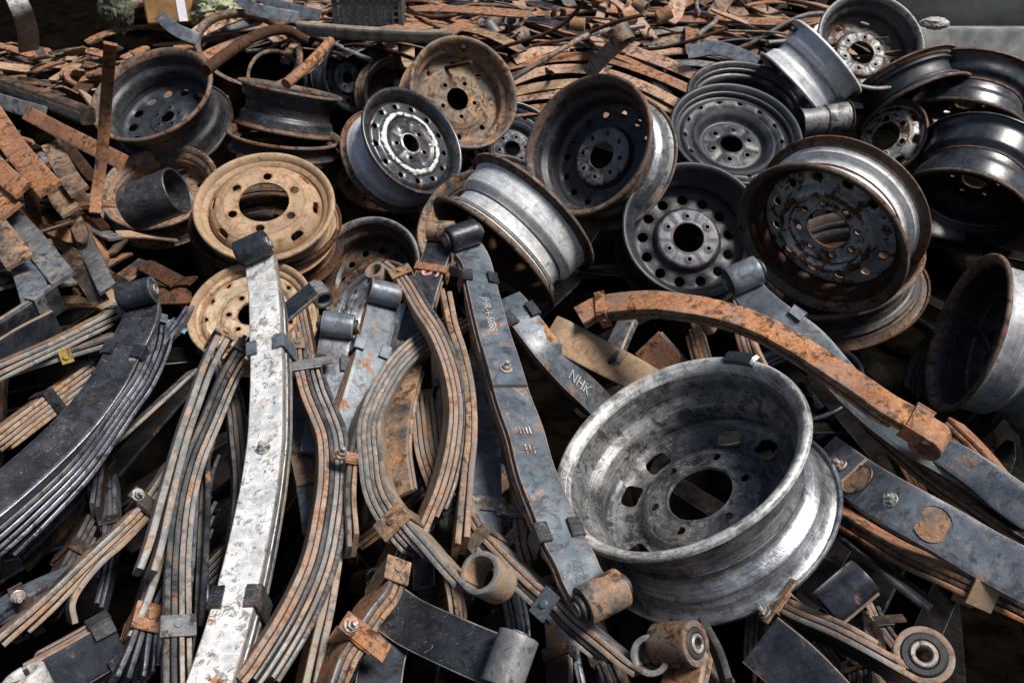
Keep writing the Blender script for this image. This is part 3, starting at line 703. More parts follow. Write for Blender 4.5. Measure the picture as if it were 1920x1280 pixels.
# upper middle
wheel('small black wheel with a grey hub behind the scuffed one', (606, 729, 69, 214), 8, (-.8, .5), R=.158, W=.75, sty='deep_round', barrel='blue_grey', lip='black_clean', disc='black_clean', hub='blue_grey', spin=.3)
wheel('rusty wheel mostly hidden behind the brown five lug wheel', (684, 806, 106, 250), 8, (-.3, .9), R=.16, W=.6, sty='rusty_five', barrel='rust_brown', lip='rust_brown', disc='rust_deep')
wheel('brown rusty wheel with five lug holes and swirled hub', (768, 970, 67, 279), 15, (-.75, .6), R=.21, W=.72, sty='rusty_five', barrel='rust_brown', lip='rust_brown', disc='rust_brown', spin=.9)
wheel('black wheel with flaked white ring and silver barrel', (679, 867, 164, 364), 35, (-.95, .15), R=.20, W=.80, sty='flake_front', barrel='silver', inner='black_flaked', lip='black_flaked', lip2='rust_lip', disc='black_flaked', hub='black_flaked', spin=.35)
wheel('dark red rusty wheel in the shade under the flaked black one', (632, 800, 300, 400), 15, (-.2, 1), R=.165, W=.5, barrel='rust_deep', lip='rust_deep', disc='rust_deep', sty='rusty_five')
wheel('black wheel in shadow with round holes behind the big deep one', (880, 1050, 190, 345), 10, (-.2, .9), R=.18, W=.5, sty='smooth_front', barrel='black_gloss', lip='black_gloss', disc='black_clean')
wheel('dark wheel rim peeking above the tilted silver barrel', (868, 1030, 290, 420), 10, (-.1, 1), R=.165, W=.5, sty='deep_round', barrel='black_worn', lip='black_worn', disc='black_worn')
wheel('large deep black wheel with eight lug holes and rust worn lip', (984, 1222, 139, 405), -30, (.85, .5), R=.225, W=.80, sty='deep_eight', barrel='grey_barrel', inner='black_worn', lip='rust_lip', lip2='grey_spring', disc='black_worn', hub='grey_spring', spin=.1)
wheel('rusty brown wheel facing up behind the tilted silver barrel', (782, 985, 316, 520), -22, (.2, .95), R=.19, W=.5, sty='rusty_five', barrel='rust_brown', lip='rust_brown', disc='rust_brown')
wheel('tilted silver wheel with rusty edges showing its bare barrel', (812, 1036, 372, 584), 94, (.78, -.62), R=.225, W=.80, sty='rusty_five', barrel='silver_stained', lip='rust_lip', disc='rust_deep', inner='rust_deep', well=.34)
wheel('black hollow wheel in the dark behind the white spring', (583, 786, 406, 600), -15, (.1, .9), R=.18, W=.75, sty='deep_round', barrel='black_rusty', lip='grey_spring', disc='black_rusty')
wheel('silver faced wheel half buried behind the grey springs', (612, 790, 487, 690), -22, (.2, .9), R=.155, W=.5, sty='smooth_front', barrel='grey_barrel', lip='rust_lip', disc='grey_barrel', hub='grey_barrel')
# upper right
wheel('blue black pressed steel wheel with six lugs and narrow slots', (1256, 1506, 156, 345), 18, (-.1, .95), R=.225, W=.6, sty='smooth_front', barrel='black_clean', lip='black_clean', disc='black_clean', hub='black_clean', spin=.2)
wheel('dark wheel standing behind the blue black pressed one', (1288, 1516, 114, 262), 18, (0, 1), R=.225, W=.6, sty='deep_round', barrel='black_worn', lip='black_worn', disc='black_worn')
wheel('bright silver wheel on edge with a small black valve', (1424, 1546, 100, 234), 65.3, (.75, -.6), R=.178, W=.92, sty='deep_round', barrel='silver', lip='silver', disc='grey_barrel', inner='grey_spring', well=.45, valve=(1.6, .74, .92))
wheel('silver wheel with dark dish topmost at the back', (1535, 1734, -14, 168), 12, (.3, .8), R=.205, W=.72, sty='window_top', barrel='black_worn', lip='grey_spring', lip2='silver', disc='black_rusty', hub='grey_spring', spin=.2)
wheel('dark wheel with thick rust lip leaning below the topmost wheel', (1612, 1826, 138, 262), -50, (-.45, -.9), R=.215, W=.60, sty='deep_round', barrel='black_clean', lip='rust_lip', disc='black_rusty')
wheel('rust lipped black wheel with two rust spots on its barrel', (1671, 1932, 186, 300), 10, (-.12, -1), R=.245, W=.86, sty='deep_round', barrel='black_gloss', lip='rust_lip', disc='black_rusty')
wheel('shiny black wheel with an open mouth at the picture edge', (1674, 1940, 318, 480), 20, (-.25, -1), R=.235, W=1.15, sty='blind', barrel='black_gloss', lip='rust_lip', lip2='black_gloss', disc='black_rusty')
wheel('cream wheel with rusty rim glimpsed between dark wheels', (1590, 1740, 186, 330), -22, (.2, .9), R=.155, W=.4, sty='flat_truck', barrel='silver_rusted', lip='rust_lip', disc='silver_rusted')
wheel('small grey wheel barrel wedged under the silver wheel', (1484, 1510, 200, 262), 3, (1, .05), R=.058, W=3.2, sty='deep_round', barrel='grey_spring', lip='rust_lip', disc='grey_spring')
wheel('black wheel with six lugs and fourteen round holes', (1167, 1436, 304, 558), 8, (0, 1), R=.22, W=.74, sty='deep_six', barrel='black_clean', lip='black_clean', disc='black_clean', hub='slate_paint', spin=.5)
wheel('rust speckled silver wheel with wide barrel above the orange spring', (1382, 1701, 308, 588), 38, (.6, -.78), R=.235, W=.62, sty='rust_front', barrel='silver_stained', lip='rust_lip', lip2='rust_lip', inner='rust_deep', disc='silver_rusted', hub='silver_rusted', spin=.2)
wheel('black wheel lying flat with rusty rim under the speckled one', (1416, 1735, 395, 596), -22, (0, 1), R=.235, W=.6, sty='rust_front', barrel='black_worn', lip='rust_lip', disc='rust_deep')
wheel('grey silver wheel on edge at the right with dark open mouth', (1735, 1894, 475, 772), -88, (.95, .2), R=.205, W=1.05, sty='deep_round', barrel='grey_paint', lip='rust_lip', lip2='grey_paint', disc='black_worn', inner='black_worn', well=.6)
wheel('black wheel in the dark under the orange leaf spring', (1380, 1620, 640, 790), -12, (0, 1), R=.17, W=.5, sty='deep_round', barrel='black_gloss', lip='black_gloss', disc='black_gloss')
wheel('grey wheel deep in the gap left of the open silver one', (1690, 1860, 600, 820), -30, (.3, .9), R=.165, W=.5, sty='deep_round', barrel='black_worn', lip='black_worn', disc='black_worn')
# front
wheel('large dusty grey wheel with rounded window holes in front', (1040, 1518, 669, 1047), -62, (.43, .9), R=.213, W=.79, r2=1.0, well=.56, sty='deep_window', barrel='grey_barrel', inner='grey_dusty', lip='grey_flange', lip2='grey_barrel', disc='grey_dusty', hub='grey_dusty', spin=.35, weight=(1.75, 2.05), valve=(4.75, .66, .93))

def lock_ring(label, box, dyr, hint, R, mat, sec=.07):
    c, nrm = circle_pose(box, dyr, hint, R)
    loop = offset_loop(smooth2([(0, 1.0), (.0, .93), (.03, .9), (.10, .89)], 3), .03)
    V, F = lathe(loop, R, 96)
    o = obj('lock_ring', V, F, mat); o.location = c; o.rotation_mode = 'QUATERNION'; o.rotation_quaternion = nrm.to_track_quat('Z', 'Y')
    return tag(o, label, 'ring')
lock_ring('thin rusty steel ring propped up among the rusty plates', (364, 568, 18, 165), 16, (.1, 1), .215, 'rust_lip')
lock_ring('second rusty ring half hidden behind the propped ring', (462, 580, 92, 220), 10, (.1, 1), .14, 'rust_brown')
lock_ring('dull rusty hoop in the dark beside the black spring eye', (205, 350, 512, 690), 6, (.1, 1), .17, 'rust_deep')

# ------------------------------------------------------------------ leaf springs, front of the heap
LS = leaf_spring
LS('tall white scuffed leaf spring with black eye standing up', [(486, 478, .30), (490, 502, .29), (497, 561, .27), (500, 640, .24), (502, 702, .22), (500, 803, .20), (496, 850, .19), (484, 934, .18), (460, 1051, .17), (430, 1169, .16), (388, 1300, .15), (360, 1380, .14)],
   w=.060, t=.0085, n=5, roll=24, face='white_spring', edge='edge_grey', eye0=1, re=.026, bush='s', step0=.035, step1=.02, clips=((.24, 'tabs', 'blue_grey'), (.80, 'tabs', 'black_worn', .035)), bolts=((.51,),), eyemat='black_spring', texts=())
LS('broad black leaf spring with rolled eye on the left', [(268, 566, .20), (262, 600, .19), (235, 655, .17), (198, 722, .15), (134, 803, .13), (30, 900, .11), (-80, 985, .10), (-180, 1040, .08)],
   w=.068, t=.0085, n=5, roll=30, face='black_spring', edge='edge_blue', eye0=1, re=.027, bush='s', step0=.05, step1=.02, gap=.003, clips=((.20, 'tabs', 'black_spring'),))
LS('pack of five dark leaves on edge beside the black spring', [(296, 596, .15), (289, 650, .15), (264, 712, .14), (230, 763, .13), (183, 830, .12), (134, 890, .12), (50, 968, .11), (-34, 1040, .10)],
   w=.05, t=.0078, n=5, roll=78, face='black_spring', edge='edge_blue', step0=.03, step1=.01, gap=.002, clips=((.07, 'band', 'blue_grey', .028),))
LS('thin single leaf curving down from the cream wheel', [(361, 696, .10), (292, 759, .09), (215, 827, .07), (110, 905, .04)], w=.045, t=.007, n=1, roll=80, face='grey_spring', edge='edge_grey')
LS('pair of thick brown rods of leaf running down the left', [(412, 632, .20), (386, 690, .20), (363, 756, .19), (339, 827, .18), (309, 934, .17), (286, 1018, .16), (266, 1075, .15)], w=.045, t=.0115, n=2, roll=84, face='edge_grey', edge='edge_grey', step0=.0, step1=.02, gap=.004, taper=.3, clips=((.03, 'band', 'rust_brown', .02),))
LS('long brown leaf tapering under the pair of rods', [(352, 800, .14), (335, 885, .13), (319, 951, .12), (286, 1085, .11), (240, 1200, .10)], w=.05, t=.011, n=1, roll=82, face='edge_grey', edge='edge_grey', taper=.5)
LS('pack of four grey leaves bending down beside the rods', [(462, 650, .17), (427, 712, .17), (393, 793, .17), (363, 867, .16), (343, 951, .15), (333, 1051, .14), (331, 1152, .14), (330, 1236, .14), (332, 1330, .13)], w=.05, t=.0085, n=4, roll=86, face='edge_grey', edge='edge_grey', step0=.03, step1=.0, clips=((.05, 'band', 'black_rusty', .03), (.86, 'band', 'grey_spring', .035)))
LS('dark blue black leaves on edge in the gap by the white spring', [(392, 830, .08), (380, 900, .07), (370, 1051, .06), (358, 1190, .05)], w=.05, t=.008, n=3, roll=86, face='black_spring', edge='edge_blue', gap=.006)
LS('narrow rust streaked leaf on edge by the white spring', [(388, 850, .09), (388, 950, .085), (384, 1050, .08), (374, 1190, .07)], w=.04, t=.010, n=1, roll=86, face='dark_spring', edge='dark_spring')
LS('dull grey pack of leaves on edge behind the white spring', [(413, 680, .10), (437, 753, .10), (447, 830, .10), (453, 900, .09), (450, 970, .09), (438, 1060, .08)], w=.05, t=.008, n=4, roll=84, face='grey_spring', edge='edge_grey')
LS('rust brown pack of six leaves bowed right of the white spring', [(570, 640, .19), (576, 690, .18), (590, 740, .18), (608, 785, .17), (621, 830, .17), (623, 890, .16), (616, 960, .16), (596, 1055, .15), (552, 1155, .15), (487, 1260, .14), (455, 1300, .14)], w=.05, t=.0082, n=6, roll=82, face='edge_rust', edge='edge_rust', step0=.03, step1=.01, clips=((.04, 'band', 'rust_brown', .028), (.14, 'bolt', 'grey_spring', .026)))
LS('two blue grey leaves on edge beside the rust brown pack', [(644, 900, .13), (632, 990, .13), (611, 1119, .12), (590, 1210, .12), (570, 1300, .11)], w=.055, t=.011, n=2, roll=78, face='rust_plate', edge='edge_grey', gap=.003)
LS('short grey leaf spring with capped bushing left of the flaked one', [(634, 622, .20), (628, 650, .19), (622, 700, .16), (606, 790, .12), (596, 850, .10)], w=.058, t=.009, n=3, roll=8, face='blue_grey', edge='edge_grey', eye0=1, re=.024, bush='long', clips=((.28, 'tabs', 'black_worn'),))
LS('grey leaf spring with rust flakes and rolled eye in the middle', [(715, 562, .22), (712, 590, .21), (698, 649, .19), (684, 702, .17), (660, 786, .14), (645, 850, .12), (630, 920, .10)], w=.060, t=.0088, n=4, roll=-14, face='blue_grey_rusty', edge='edge_rust', eye0=1, re=.024, step0=.05, step1=.0, clips=((.30, 'tabs', 'blue_grey'),))
LS('bowed pack of grey brown leaves ending in an open eye', [(880, 594, .16), (801, 642, .17), (751, 687, .18), (716, 746, .18), (699, 803, .18), (703, 867, .18), (716, 927, .18), (751, 984, .18), (798, 1038, .17), (836, 1082, .17), (880, 1128, .17)], w=.06, t=.0078, n=5, roll=-80, face='edge_tan', edge='edge_grey', eye1=1, re=.030, step0=.02, step1=.05, clips=((.80, 'band', 'rust_brown', .035),))
LS('outer pair of leaves hugging the bowed grey brown pack', [(792, 638, .17), (737, 688, .18), (690, 755, .18), (664, 830, .18), (653, 920, .17), (657, 1000, .16), (660, 1034, .16)], w=.05, t=.0085, n=2, roll=80, face='edge_tan', edge='edge_grey', taper=.5, clips=((.70, 'bolt', 'rust_orange', .022),))
LS('rust brown pack of leaves bowed to the right with small eye', [(735, 505, .24), (748, 518, .24), (768, 548, .24), (790, 585, .24), (815, 625, .23), (835, 672, .22), (848, 722, .21), (853, 775, .2), (848, 830, .19), (838, 880, .18), (821, 934, .17), (795, 995, .15), (780, 1020, .14)], w=.055, t=.0078, n=4, roll=78, face='edge_tan', edge='edge_rust', eye0=1, re=.022, step0=.025, step1=.03, clips=((.09, 'band', 'rust_brown', .03),))
LS('two slim rusty leaves standing up between the bowed packs', [(835, 558, .24), (848, 615, .23), (864, 665, .22), (876, 720, .21), (881, 775, .2), (880, 830, .19), (874, 884, .18), (868, 951, .17), (860, 1036, .16)], w=.05, t=.0095, n=2, roll=84, face='rust_brown', edge='edge_rust', step0=.1, step1=.08, gap=.002)
LS('long blue black leaf spring with stamped numbers and end bushing', [(869, 458, .26), (890, 491, .25), (905, 551, .24), (922, 618, .23), (942, 686, .22), (962, 753, .21), (983, 810, .20), (1003, 884, .19), (1030, 951, .18), (1053, 1011, .17), (1073, 1045, .17), (1092, 1090, .16), (1128, 1138, .16)], w=.062, t=.0088, n=5, roll=-24, face='blue_grey_rusty', edge='edge_rust', eye0=1, eye1=1, re=.027, bush='long', eyemat=('black_spring', 'rust_brown'), step0=.06, step1=.05, clips=((.13, 'tabs', 'black_worn', .034), (.83, 'tabs', 'black_worn', .034)), bolts=((.45, .006),), plates=((.45, .055, .006, 'blue_grey'),),
   texts=((.265, 'JHR-4-5088', .021, 'white_paint', 1), (.605, 'IIII', .022, 'white_paint', 1, True), (.655, 'III', .026, 'white_paint', 1, True)))
LS('blue grey leaf spring with slanted white letters and orange rust', [(950, 560, .20), (966, 577, .20), (985, 602, .19), (1022, 650, .16), (1068, 702, .10), (1112, 745, .04), (1150, 785, -.02)], w=.060, t=.009, n=3, roll=-26, face='blue_grey_rusty', edge='edge_rust', step0=.08, clips=((.17, 'tabs', 'dark_spring', .036),), texts=((.66, 'NHK', .030, 'white_paint', 1),))
LS('tan rusty leaf lying flat behind the dusty grey wheel', [(1030, 622, .16), (1060, 636, .16), (1112, 664, .12), (1186, 702, .06), (1250, 740, .0)], w=.066, t=.009, n=1, roll=-10, face='rust_tan', edge='edge_rust')
LS('long orange rusty leaf spring lying across the right wheels', [(1085, 592, .20), (1128, 572, .22), (1211, 563, .25), (1278, 569, .26), (1340, 580, .26), (1414, 603, .26), (1482, 638, .25), (1549, 680, .24), (1616, 724, .23), (1666, 759, .23), (1717, 787, .22), (1756, 812, .21)], w=.046, t=.0085, n=3, roll=-40, face='rust_orange', edge='rust_brown', eye1=-1, re=.026, gap=.006, step0=.03, step1=.05, clips=((.07, 'band', 'rust_plate', .02), (.945, 'band', 'rust_plate', .032)))
LS('blue grey leaf spring with rubber bushing under the orange one', [(1398, 534, .22), (1418, 560, .215), (1455, 592, .21), (1520, 640, .19), (1600, 730, .16), (1700, 812, .15), (1820, 880, .14), (1940, 962, .13)], w=.062, t=.009, n=3, roll=-16, face='blue_grey', edge='edge_rust', eye0=1, re=.030, bush='long', eyemat='blue_grey', clips=((.20, 'tabs', 'blue_grey', .03),))
LS('wide blue grey leaf with two bolted plates on the right', [(1540, 848, .10), (1575, 874, .12), (1616, 905, .15), (1683, 947, .19), (1767, 993, .185), (1851, 1043, .18), (1945, 1092, .18)], w=.072, t=.009, n=2, roll=-8, face='blue_grey', edge='edge_rust', step0=.02, plates=((.17, .075, .006, 'blue_grey'), (.50, .115, .005, 'blue_grey')), bolts=((.185, .006), (.53, .005)), spots=((.30, .027, .0008), (.655, .026, .0008)))
LS('orange brown pack of leaves on edge along the right side', [(1530, 938, .02), (1578, 970, .05), (1683, 1033, .10), (1784, 1080, .145), (1885, 1124, .14), (1960, 1160, .14)], w=.06, t=.0088, n=3, roll=-78, face='rust_plate', edge='rust_orange', step0=.02, step1=.0, clips=((.80, 'bolt', 'rust_tan', .035),))
LS('lone leaf on edge dropping below the orange brown pack', [(1545, 972, .0), (1633, 1047, .07), (1700, 1101, .11), (1749, 1138, .11)], w=.06, t=.011, n=1, roll=-76, face='dark_spring', edge='edge_rust')
LS('dark blue leaf with a wide open rolled eye at lower right', [(1440, 1010, -.06), (1515, 1068, .0), (1569, 1104, .07), (1606, 1132, .12)], w=.072, t=.0085, n=2, roll=-12, face='dark_spring', edge='edge_rust', eye1=1, re=.027, eyemat='dark_spring')
LS('spring pack wrapping a big rubber bushing at lower right', [(1400, 1104, .0), (1441, 1129, .03), (1498, 1159, .08), (1566, 1189, .12), (1616, 1214, .14), (1666, 1242, .14), (1712, 1268, .14)], w=.07, t=.0088, n=3, roll=76, face='dark_spring', edge='edge_rust', eye1=-1, re=.037, bush='s', step0=.02, step1=.1, clips=((.42, 'bolt', 'rust_brown', .034),))
LS('grey pack of leaves running to a small eye at the bottom', [(866, 935, .13), (895, 993, .13), (942, 1047, .13), (993, 1097, .13), (1043, 1140, .13), (1073, 1170, .13), (1127, 1214, .13), (1171, 1250, .13), (1208, 1272, .13)], w=.06, t=.0078, n=4, roll=-80, face='grey_spring', edge='edge_grey', eye1=1, re=.026, step0=.02, step1=.06, clips=((.26, 'bolt', 'rust_brown', .022), (.61, 'band', 'blue_grey', .028)))
LS('wet black leaf spring with a pale eye at the bottom edge', [(735, 1138, .10), (774, 1164, .10), (842, 1196, .11), (909, 1225, .115), (965, 1246, .12)], w=.068, t=.009, n=2, roll=-6, face='black_spring', edge='edge_rust', eye1=1, re=.028, bush='s', eyemat='grey_spring')
LS('rusty clamped leaf spring end at the bottom middle', [(728, 1070, .16), (720, 1110, .16), (690, 1152, .16), (657, 1203, .155), (636, 1240, .15), (612, 1310, .14)], w=.065, t=.0085, n=3, roll=72, face='rust_plate', edge='edge_rust', clips=((.12, 'band', 'rust_brown', .04), (.60, 'bolt', 'rust_plate', .03)))
LS('dark plate leaf with square end at far left', [(-60, 672, .12), (0, 632, .12), (67, 588, .12), (112, 556, .12)], w=.062, t=.009, n=2, roll=35, face='dark_spring', edge='edge_grey', clips=((.78, 'band', 'grey_spring', .03),))
LS('charcoal leaf curving up at far left', [(-70, 716, .14), (0, 668, .14), (50, 636, .14), (108, 606, .14)], w=.058, t=.009, n=1, roll=25, face='dark_spring', edge='edge_grey')
LS('three brown leaves on edge with a yellow clip', [(-50, 712, .17), (0, 692, .17), (101, 648, .17), (168, 614, .17), (240, 576, .17)], w=.045, t=.0085, n=3, roll=-80, face='rust_brown', edge='edge_grey', step0=.0, step1=.08, gap=.003, clips=((.93, 'band', 'grey_spring', .03),))
LS('two slim brown leaves on edge below the yellow clip', [(-40, 712, .15), (20, 694, .15), (134, 659, .15), (216, 632, .15)], w=.04, t=.009, n=2, roll=-80, face='rust_brown', edge='edge_grey', gap=.004, clips=((.62, 'band', 'yellow_paint', .022),))
LS('brown pack with a yellow streak low on the left', [(-40, 862, .08), (0, 827, .08), (67, 776, .08), (134, 726, .08), (175, 695, .08)], w=.05, t=.0085, n=5, roll=-80, face='rust_brown', edge='edge_tan', faces=('rust_brown', 'yellow_paint', 'rust_brown'), clips=((.58, 'band', 'black_spring', .022),))
LS('three thin leaves clamped by a bolted bar in the left gap', [(322, 874, .09), (290, 924, .085), (252, 971, .08), (168, 1051, .07), (84, 1132, .06), (-10, 1212, .05)], w=.04, t=.0085, n=3, roll=80, face='rust_brown', edge='edge_tan', step0=.0, step1=.06, gap=.005, clips=((.24, 'bolt', 'black_rusty', .026),))
LS('hooked leaf curling over in the left gap', [(268, 975, .07), (226, 1018, .07), (188, 1051, .07), (150, 1096, .06), (132, 1132, .05), (136, 1165, .03)], w=.04, t=.009, n=1, roll=80, face='grey_spring', edge='edge_tan')
LS('dark spring end with a folded clamp at bottom left', [(60, 1290, .10), (110, 1262, .10), (170, 1228, .10), (225, 1196, .10)], w=.065, t=.009, n=3, roll=20, face='dark_spring', edge='edge_rust', eye0=1, re=.026, eyemat='silver_rusted', clips=((.88, 'tabs', 'black_worn', .03),))
LS('bundle of dark leaves spraying out under the rods', [(300, 1060, .09), (280, 1130, .09), (262, 1200, .09), (225, 1290, .09)], w=.05, t=.0085, n=4, roll=80, face='dark_spring', edge='edge_blue', gap=.008, clips=((.55, 'band', 'rust_orange', .045),))
LS('rusty plate leaf with a bolt hole behind the white spring', [(540, 700, .09), (551, 735, .09), (572, 840, .08), (592, 930, .07), (602, 1000, .06)], w=.055, t=.009, n=1, roll=0, face='blue_grey_rusty', edge='edge_rust', plates=((.62, .14, .004, 'rust_brown'),))
LS('flat slate blue leaf behind the stamped long spring', [(908, 690, .12), (909, 803, .11), (909, 917, .10), (907, 1010, .09)], w=.054, t=.009, n=2, roll=-5, face='blue_grey', edge='edge_blue', clips=((.84, 'band', 'grey_spring', .028),), texts=((.845, '3D', .018, 'rubber', -1, True),))
LS('sagging grey pack of leaves deep between the bowed packs', [(790, 730, .12), (797, 790, .12), (806, 850, .12), (826, 910, .11), (842, 960, .10)], w=.055, t=.0085, n=6, roll=84, face='grey_spring', edge='edge_tan')
LS('brown plate leaf inside the curve of the bowed pack', [(770, 690, .15), (752, 760, .15), (742, 840, .14), (752, 930, .13)], w=.05, t=.008, n=2, roll=30, face='rust_brown', edge='edge_tan')
LS('upright brown leaves on edge beside the slate blue leaf', [(966, 890, .09), (968, 960, .09), (974, 1020, .09), (986, 1066, .08)], w=.045, t=.009, n=2, roll=84, face='rust_brown', edge='edge_rust', clips=((.55, 'bolt', 'grey_spring', .026),))
LS('upright orange leaves on edge above the dusty grey wheel', [(1300, 612, .10), (1312, 660, .08), (1330, 720, .05), (1348, 780, .02)], w=.05, t=.0085, n=4, roll=-82, face='edge_tan', edge='rust_orange', eye0=1, re=.018)
LS('tan leaves on edge leaning under the orange spring', [(1384, 560, .12), (1404, 650, .10), (1438, 720, .06), (1470, 780, .02)], w=.05, t=.0085, n=4, roll=-82, face='edge_tan', edge='rust_orange')
LS('dark spring eye end with tube leaning at the cream wheel', [(500, 620, .10), (545, 580, .13), (590, 543, .16)], w=.05, t=.009, n=1, roll=-50, face='dark_spring', edge='edge_grey', eye1=-1, re=.022, eyemat='grey_spring')
LS('black spring end with red and white paint marks', [(828, 446, .26), (818, 480, .25), (800, 530, .23), (786, 580, .21), (770, 640, .17)], w=.055, t=.009, n=3, roll=18, face='black_spring', edge='edge_rust', eye0=1, re=.022, eyemat='rust_brown', clips=((.36, 'band', 'rust_plate', .02),), texts=((.40, 'S', .05, 'red_paint', 1), (.40, 'o', .034, 'white_paint', 1)))
LS('tan rusty leaves in the gap behind the tan plate', [(1180, 596, .08), (1160, 640, .10), (1140, 690, .10)], w=.05, t=.008, n=3, roll=60, face='grey_spring', edge='edge_grey')
LS('short rusty box section leaf below the orange spring', [(1216, 640, .06), (1245, 672, .04), (1290, 720, .0)], w=.07, t=.009, n=2, roll=10, face='rust_plate', edge='edge_rust')
LS('long blue black edge leaves slanting behind the right springs', [(1610, 770, .09), (1733, 877, .09), (1830, 945, .09), (1940, 1020, .09)], w=.05, t=.009, n=3, roll=-60, face='dark_spring', edge='edge_rust')
LS('rusty leaves on edge at the right picture edge', [(1780, 800, .12), (1830, 850, .12), (1880, 910, .12), (1940, 990, .12)], w=.05, t=.008, n=4, roll=-80, face='rust_plate', edge='rust_orange')
LS('mottled grey rusty leaf at the right picture edge', [(1700, 800, .15), (1817, 878, .15), (1885, 934, .15), (1960, 986, .15)], w=.05, t=.009, n=1, roll=-10, face='blue_grey_rusty', edge='edge_rust')
LS('dark blue plate leaf at the bottom right corner', [(1430, 1195, .09), (1498, 1253, .09), (1570, 1330, .09)], w=.08, t=.009, n=1, roll=0, face='dark_spring', edge='edge_rust')
LS('dark blue plate leaf at the bottom left of the wet spring', [(735, 1180, .08), (716, 1230, .08), (700, 1330, .08)], w=.062, t=.009, n=1, roll=0, face='dark_spring', edge='edge_blue')
LS('rust worn leaf with bushing under the dusty grey wheel', [(1255, 1330, .12), (1275, 1290, .13), (1290, 1225, .14)], w=.06, t=.009, n=2, roll=-40, face='rust_plate', edge='edge_rust', eye1=1, re=.029, bush='s', eyemat='rust_lip')
LS('thin rusty leaf on edge at the bottom right', [(1318, 1172, .11), (1345, 1225, .11), (1366, 1290, .11)], w=.05, t=.011, n=1, roll=80, face='rust_plate', edge='edge_rust')

# darker packs lying lower down, seen in the gaps of the front heap
rp = random.Random(44)
for k in range(22):
    px, py = 20 + (k * 89.7) % 1900, rp.uniform(760, 1240) if k % 3 else rp.uniform(640, 760)
    a = math.radians(90 + (960 - px) * .045 + rp.gauss(0, 16)); ln = rp.uniform(110, 200); dx, dy = math.cos(a) * ln, math.sin(a) * ln; bw = rp.uniform(-26, 26); l0 = rp.uniform(-.09, .02)
    if 950 < px < 1640 and py < 1210 or px > 1500 and py < 880: continue
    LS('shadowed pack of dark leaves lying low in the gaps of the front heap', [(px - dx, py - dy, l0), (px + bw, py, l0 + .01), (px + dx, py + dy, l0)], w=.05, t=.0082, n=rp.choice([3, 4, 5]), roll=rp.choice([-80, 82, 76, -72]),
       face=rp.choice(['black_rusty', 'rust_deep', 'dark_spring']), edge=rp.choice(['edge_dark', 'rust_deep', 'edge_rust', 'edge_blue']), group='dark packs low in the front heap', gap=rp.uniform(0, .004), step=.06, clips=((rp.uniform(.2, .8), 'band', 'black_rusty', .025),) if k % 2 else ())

for k in range(26):
    x0, x1, y0, y1 = [(560, 1000, 1000, 1260), (1400, 1900, 1170, 1290), (0, 340, 860, 1240), (1000, 1380, 1200, 1290), (640, 960, 820, 1050)][k % 5]
    px, py = rp.uniform(x0, x1), rp.uniform(y0, y1); a = math.radians(90 + (960 - px) * .04 + rp.gauss(0, 22)); ln = rp.uniform(70, 150); dx, dy = math.cos(a) * ln, math.sin(a) * ln; l0 = rp.uniform(-.08, .05)
    LS('short grimy pack of leaves wedged among the bigger springs at the bottom', [(px - dx, py - dy, l0 - .03), (px + rp.uniform(-14, 14), py, l0), (px + dx, py + dy, l0 - .02)], w=rp.uniform(.035, .055), t=.0075, n=rp.choice([2, 3, 4, 5]), roll=rp.choice([-78, 80, 62, -60, 84, 25]),
       face=rp.choice(['black_rusty', 'rust_deep', 'dark_spring', 'rust_brown', 'blue_grey']), edge=rp.choice(['edge_dark', 'edge_grey', 'edge_rust', 'edge_blue', 'edge_rust']), group='short packs wedged at the bottom', gap=rp.uniform(0, .004), step=.07, eye1=(0, 0, 1)[k % 3], re=.02, clips=((rp.uniform(.3, .7), rp.choice(['band', 'bolt']), 'black_rusty', .022),) if k % 2 else ())

# ------------------------------------------------------------------ pipes, straps, bars
def bar(name, label, cat, pts, w, t, roll, mat, edge=None, group=None, taper=0):
    P = [at(*p) for p in pts]; C, L = spline(P, 24); T, N, B = frames(C, roll)
    V, F, I = sweep(C, N, B, w, t, taper, taper); o = C[0].copy()
    r = obj(name, V, F, [mat, edge or mat], None, I, 35, o); r.location = o
    return tag(r, label, cat, group)
def pipe(name, label, cat, pts, r, mat, hollow=True, n=24):
    P = [at(*p) for p in pts]; C, L = spline(P, n); V, F = [], []; m = 20
    for k, c in enumerate(C):
        tg = (C[min(k + 1, n)] - C[max(0, k - 1)]).normalized(); a = tg.cross(Vector((0.1, .2, 1))).normalized(); b = tg.cross(a)
        for i in range(m): th = 2 * PI * i / m; V.append(c + (a * math.cos(th) + b * math.sin(th)) * r)
    for k in range(n):
        for i in range(m): F.append((k * m + i, k * m + (i + 1) % m, (k + 1) * m + (i + 1) % m, (k + 1) * m + i))
    F.append(tuple(reversed(range(m)))); F.append(tuple(n * m + i for i in range(m)))
    o = C[0].copy(); r_ = obj(name, V, F, mat, None, None, 35, o); r_.location = o
    return tag(r_, label, cat)
bar('rusty_strap', 'long thin rusty strap leaning upright against the black wheel', 'strap', [(207, 82, .62), (202, 150, .52), (196, 230, .42), (188, 319, .32), (180, 370, .27), (178, 400, .25)], .024, .006, 0, 'rust_plate')
pipe('bent_pipe', 'rusty bent pipe threaded through the propped ring', 'pipe', [(385, 132, .26), (430, 98, .27), (480, 68, .27), (530, 56, .24), (572, 75, .18)], .018, 'rust_deep')
pipe('rusty_rod', 'short rusty rod rising beside the propped ring', 'rod', [(536, 158, .24), (578, 122, .26), (620, 78, .28)], .016, 'rust_plate')
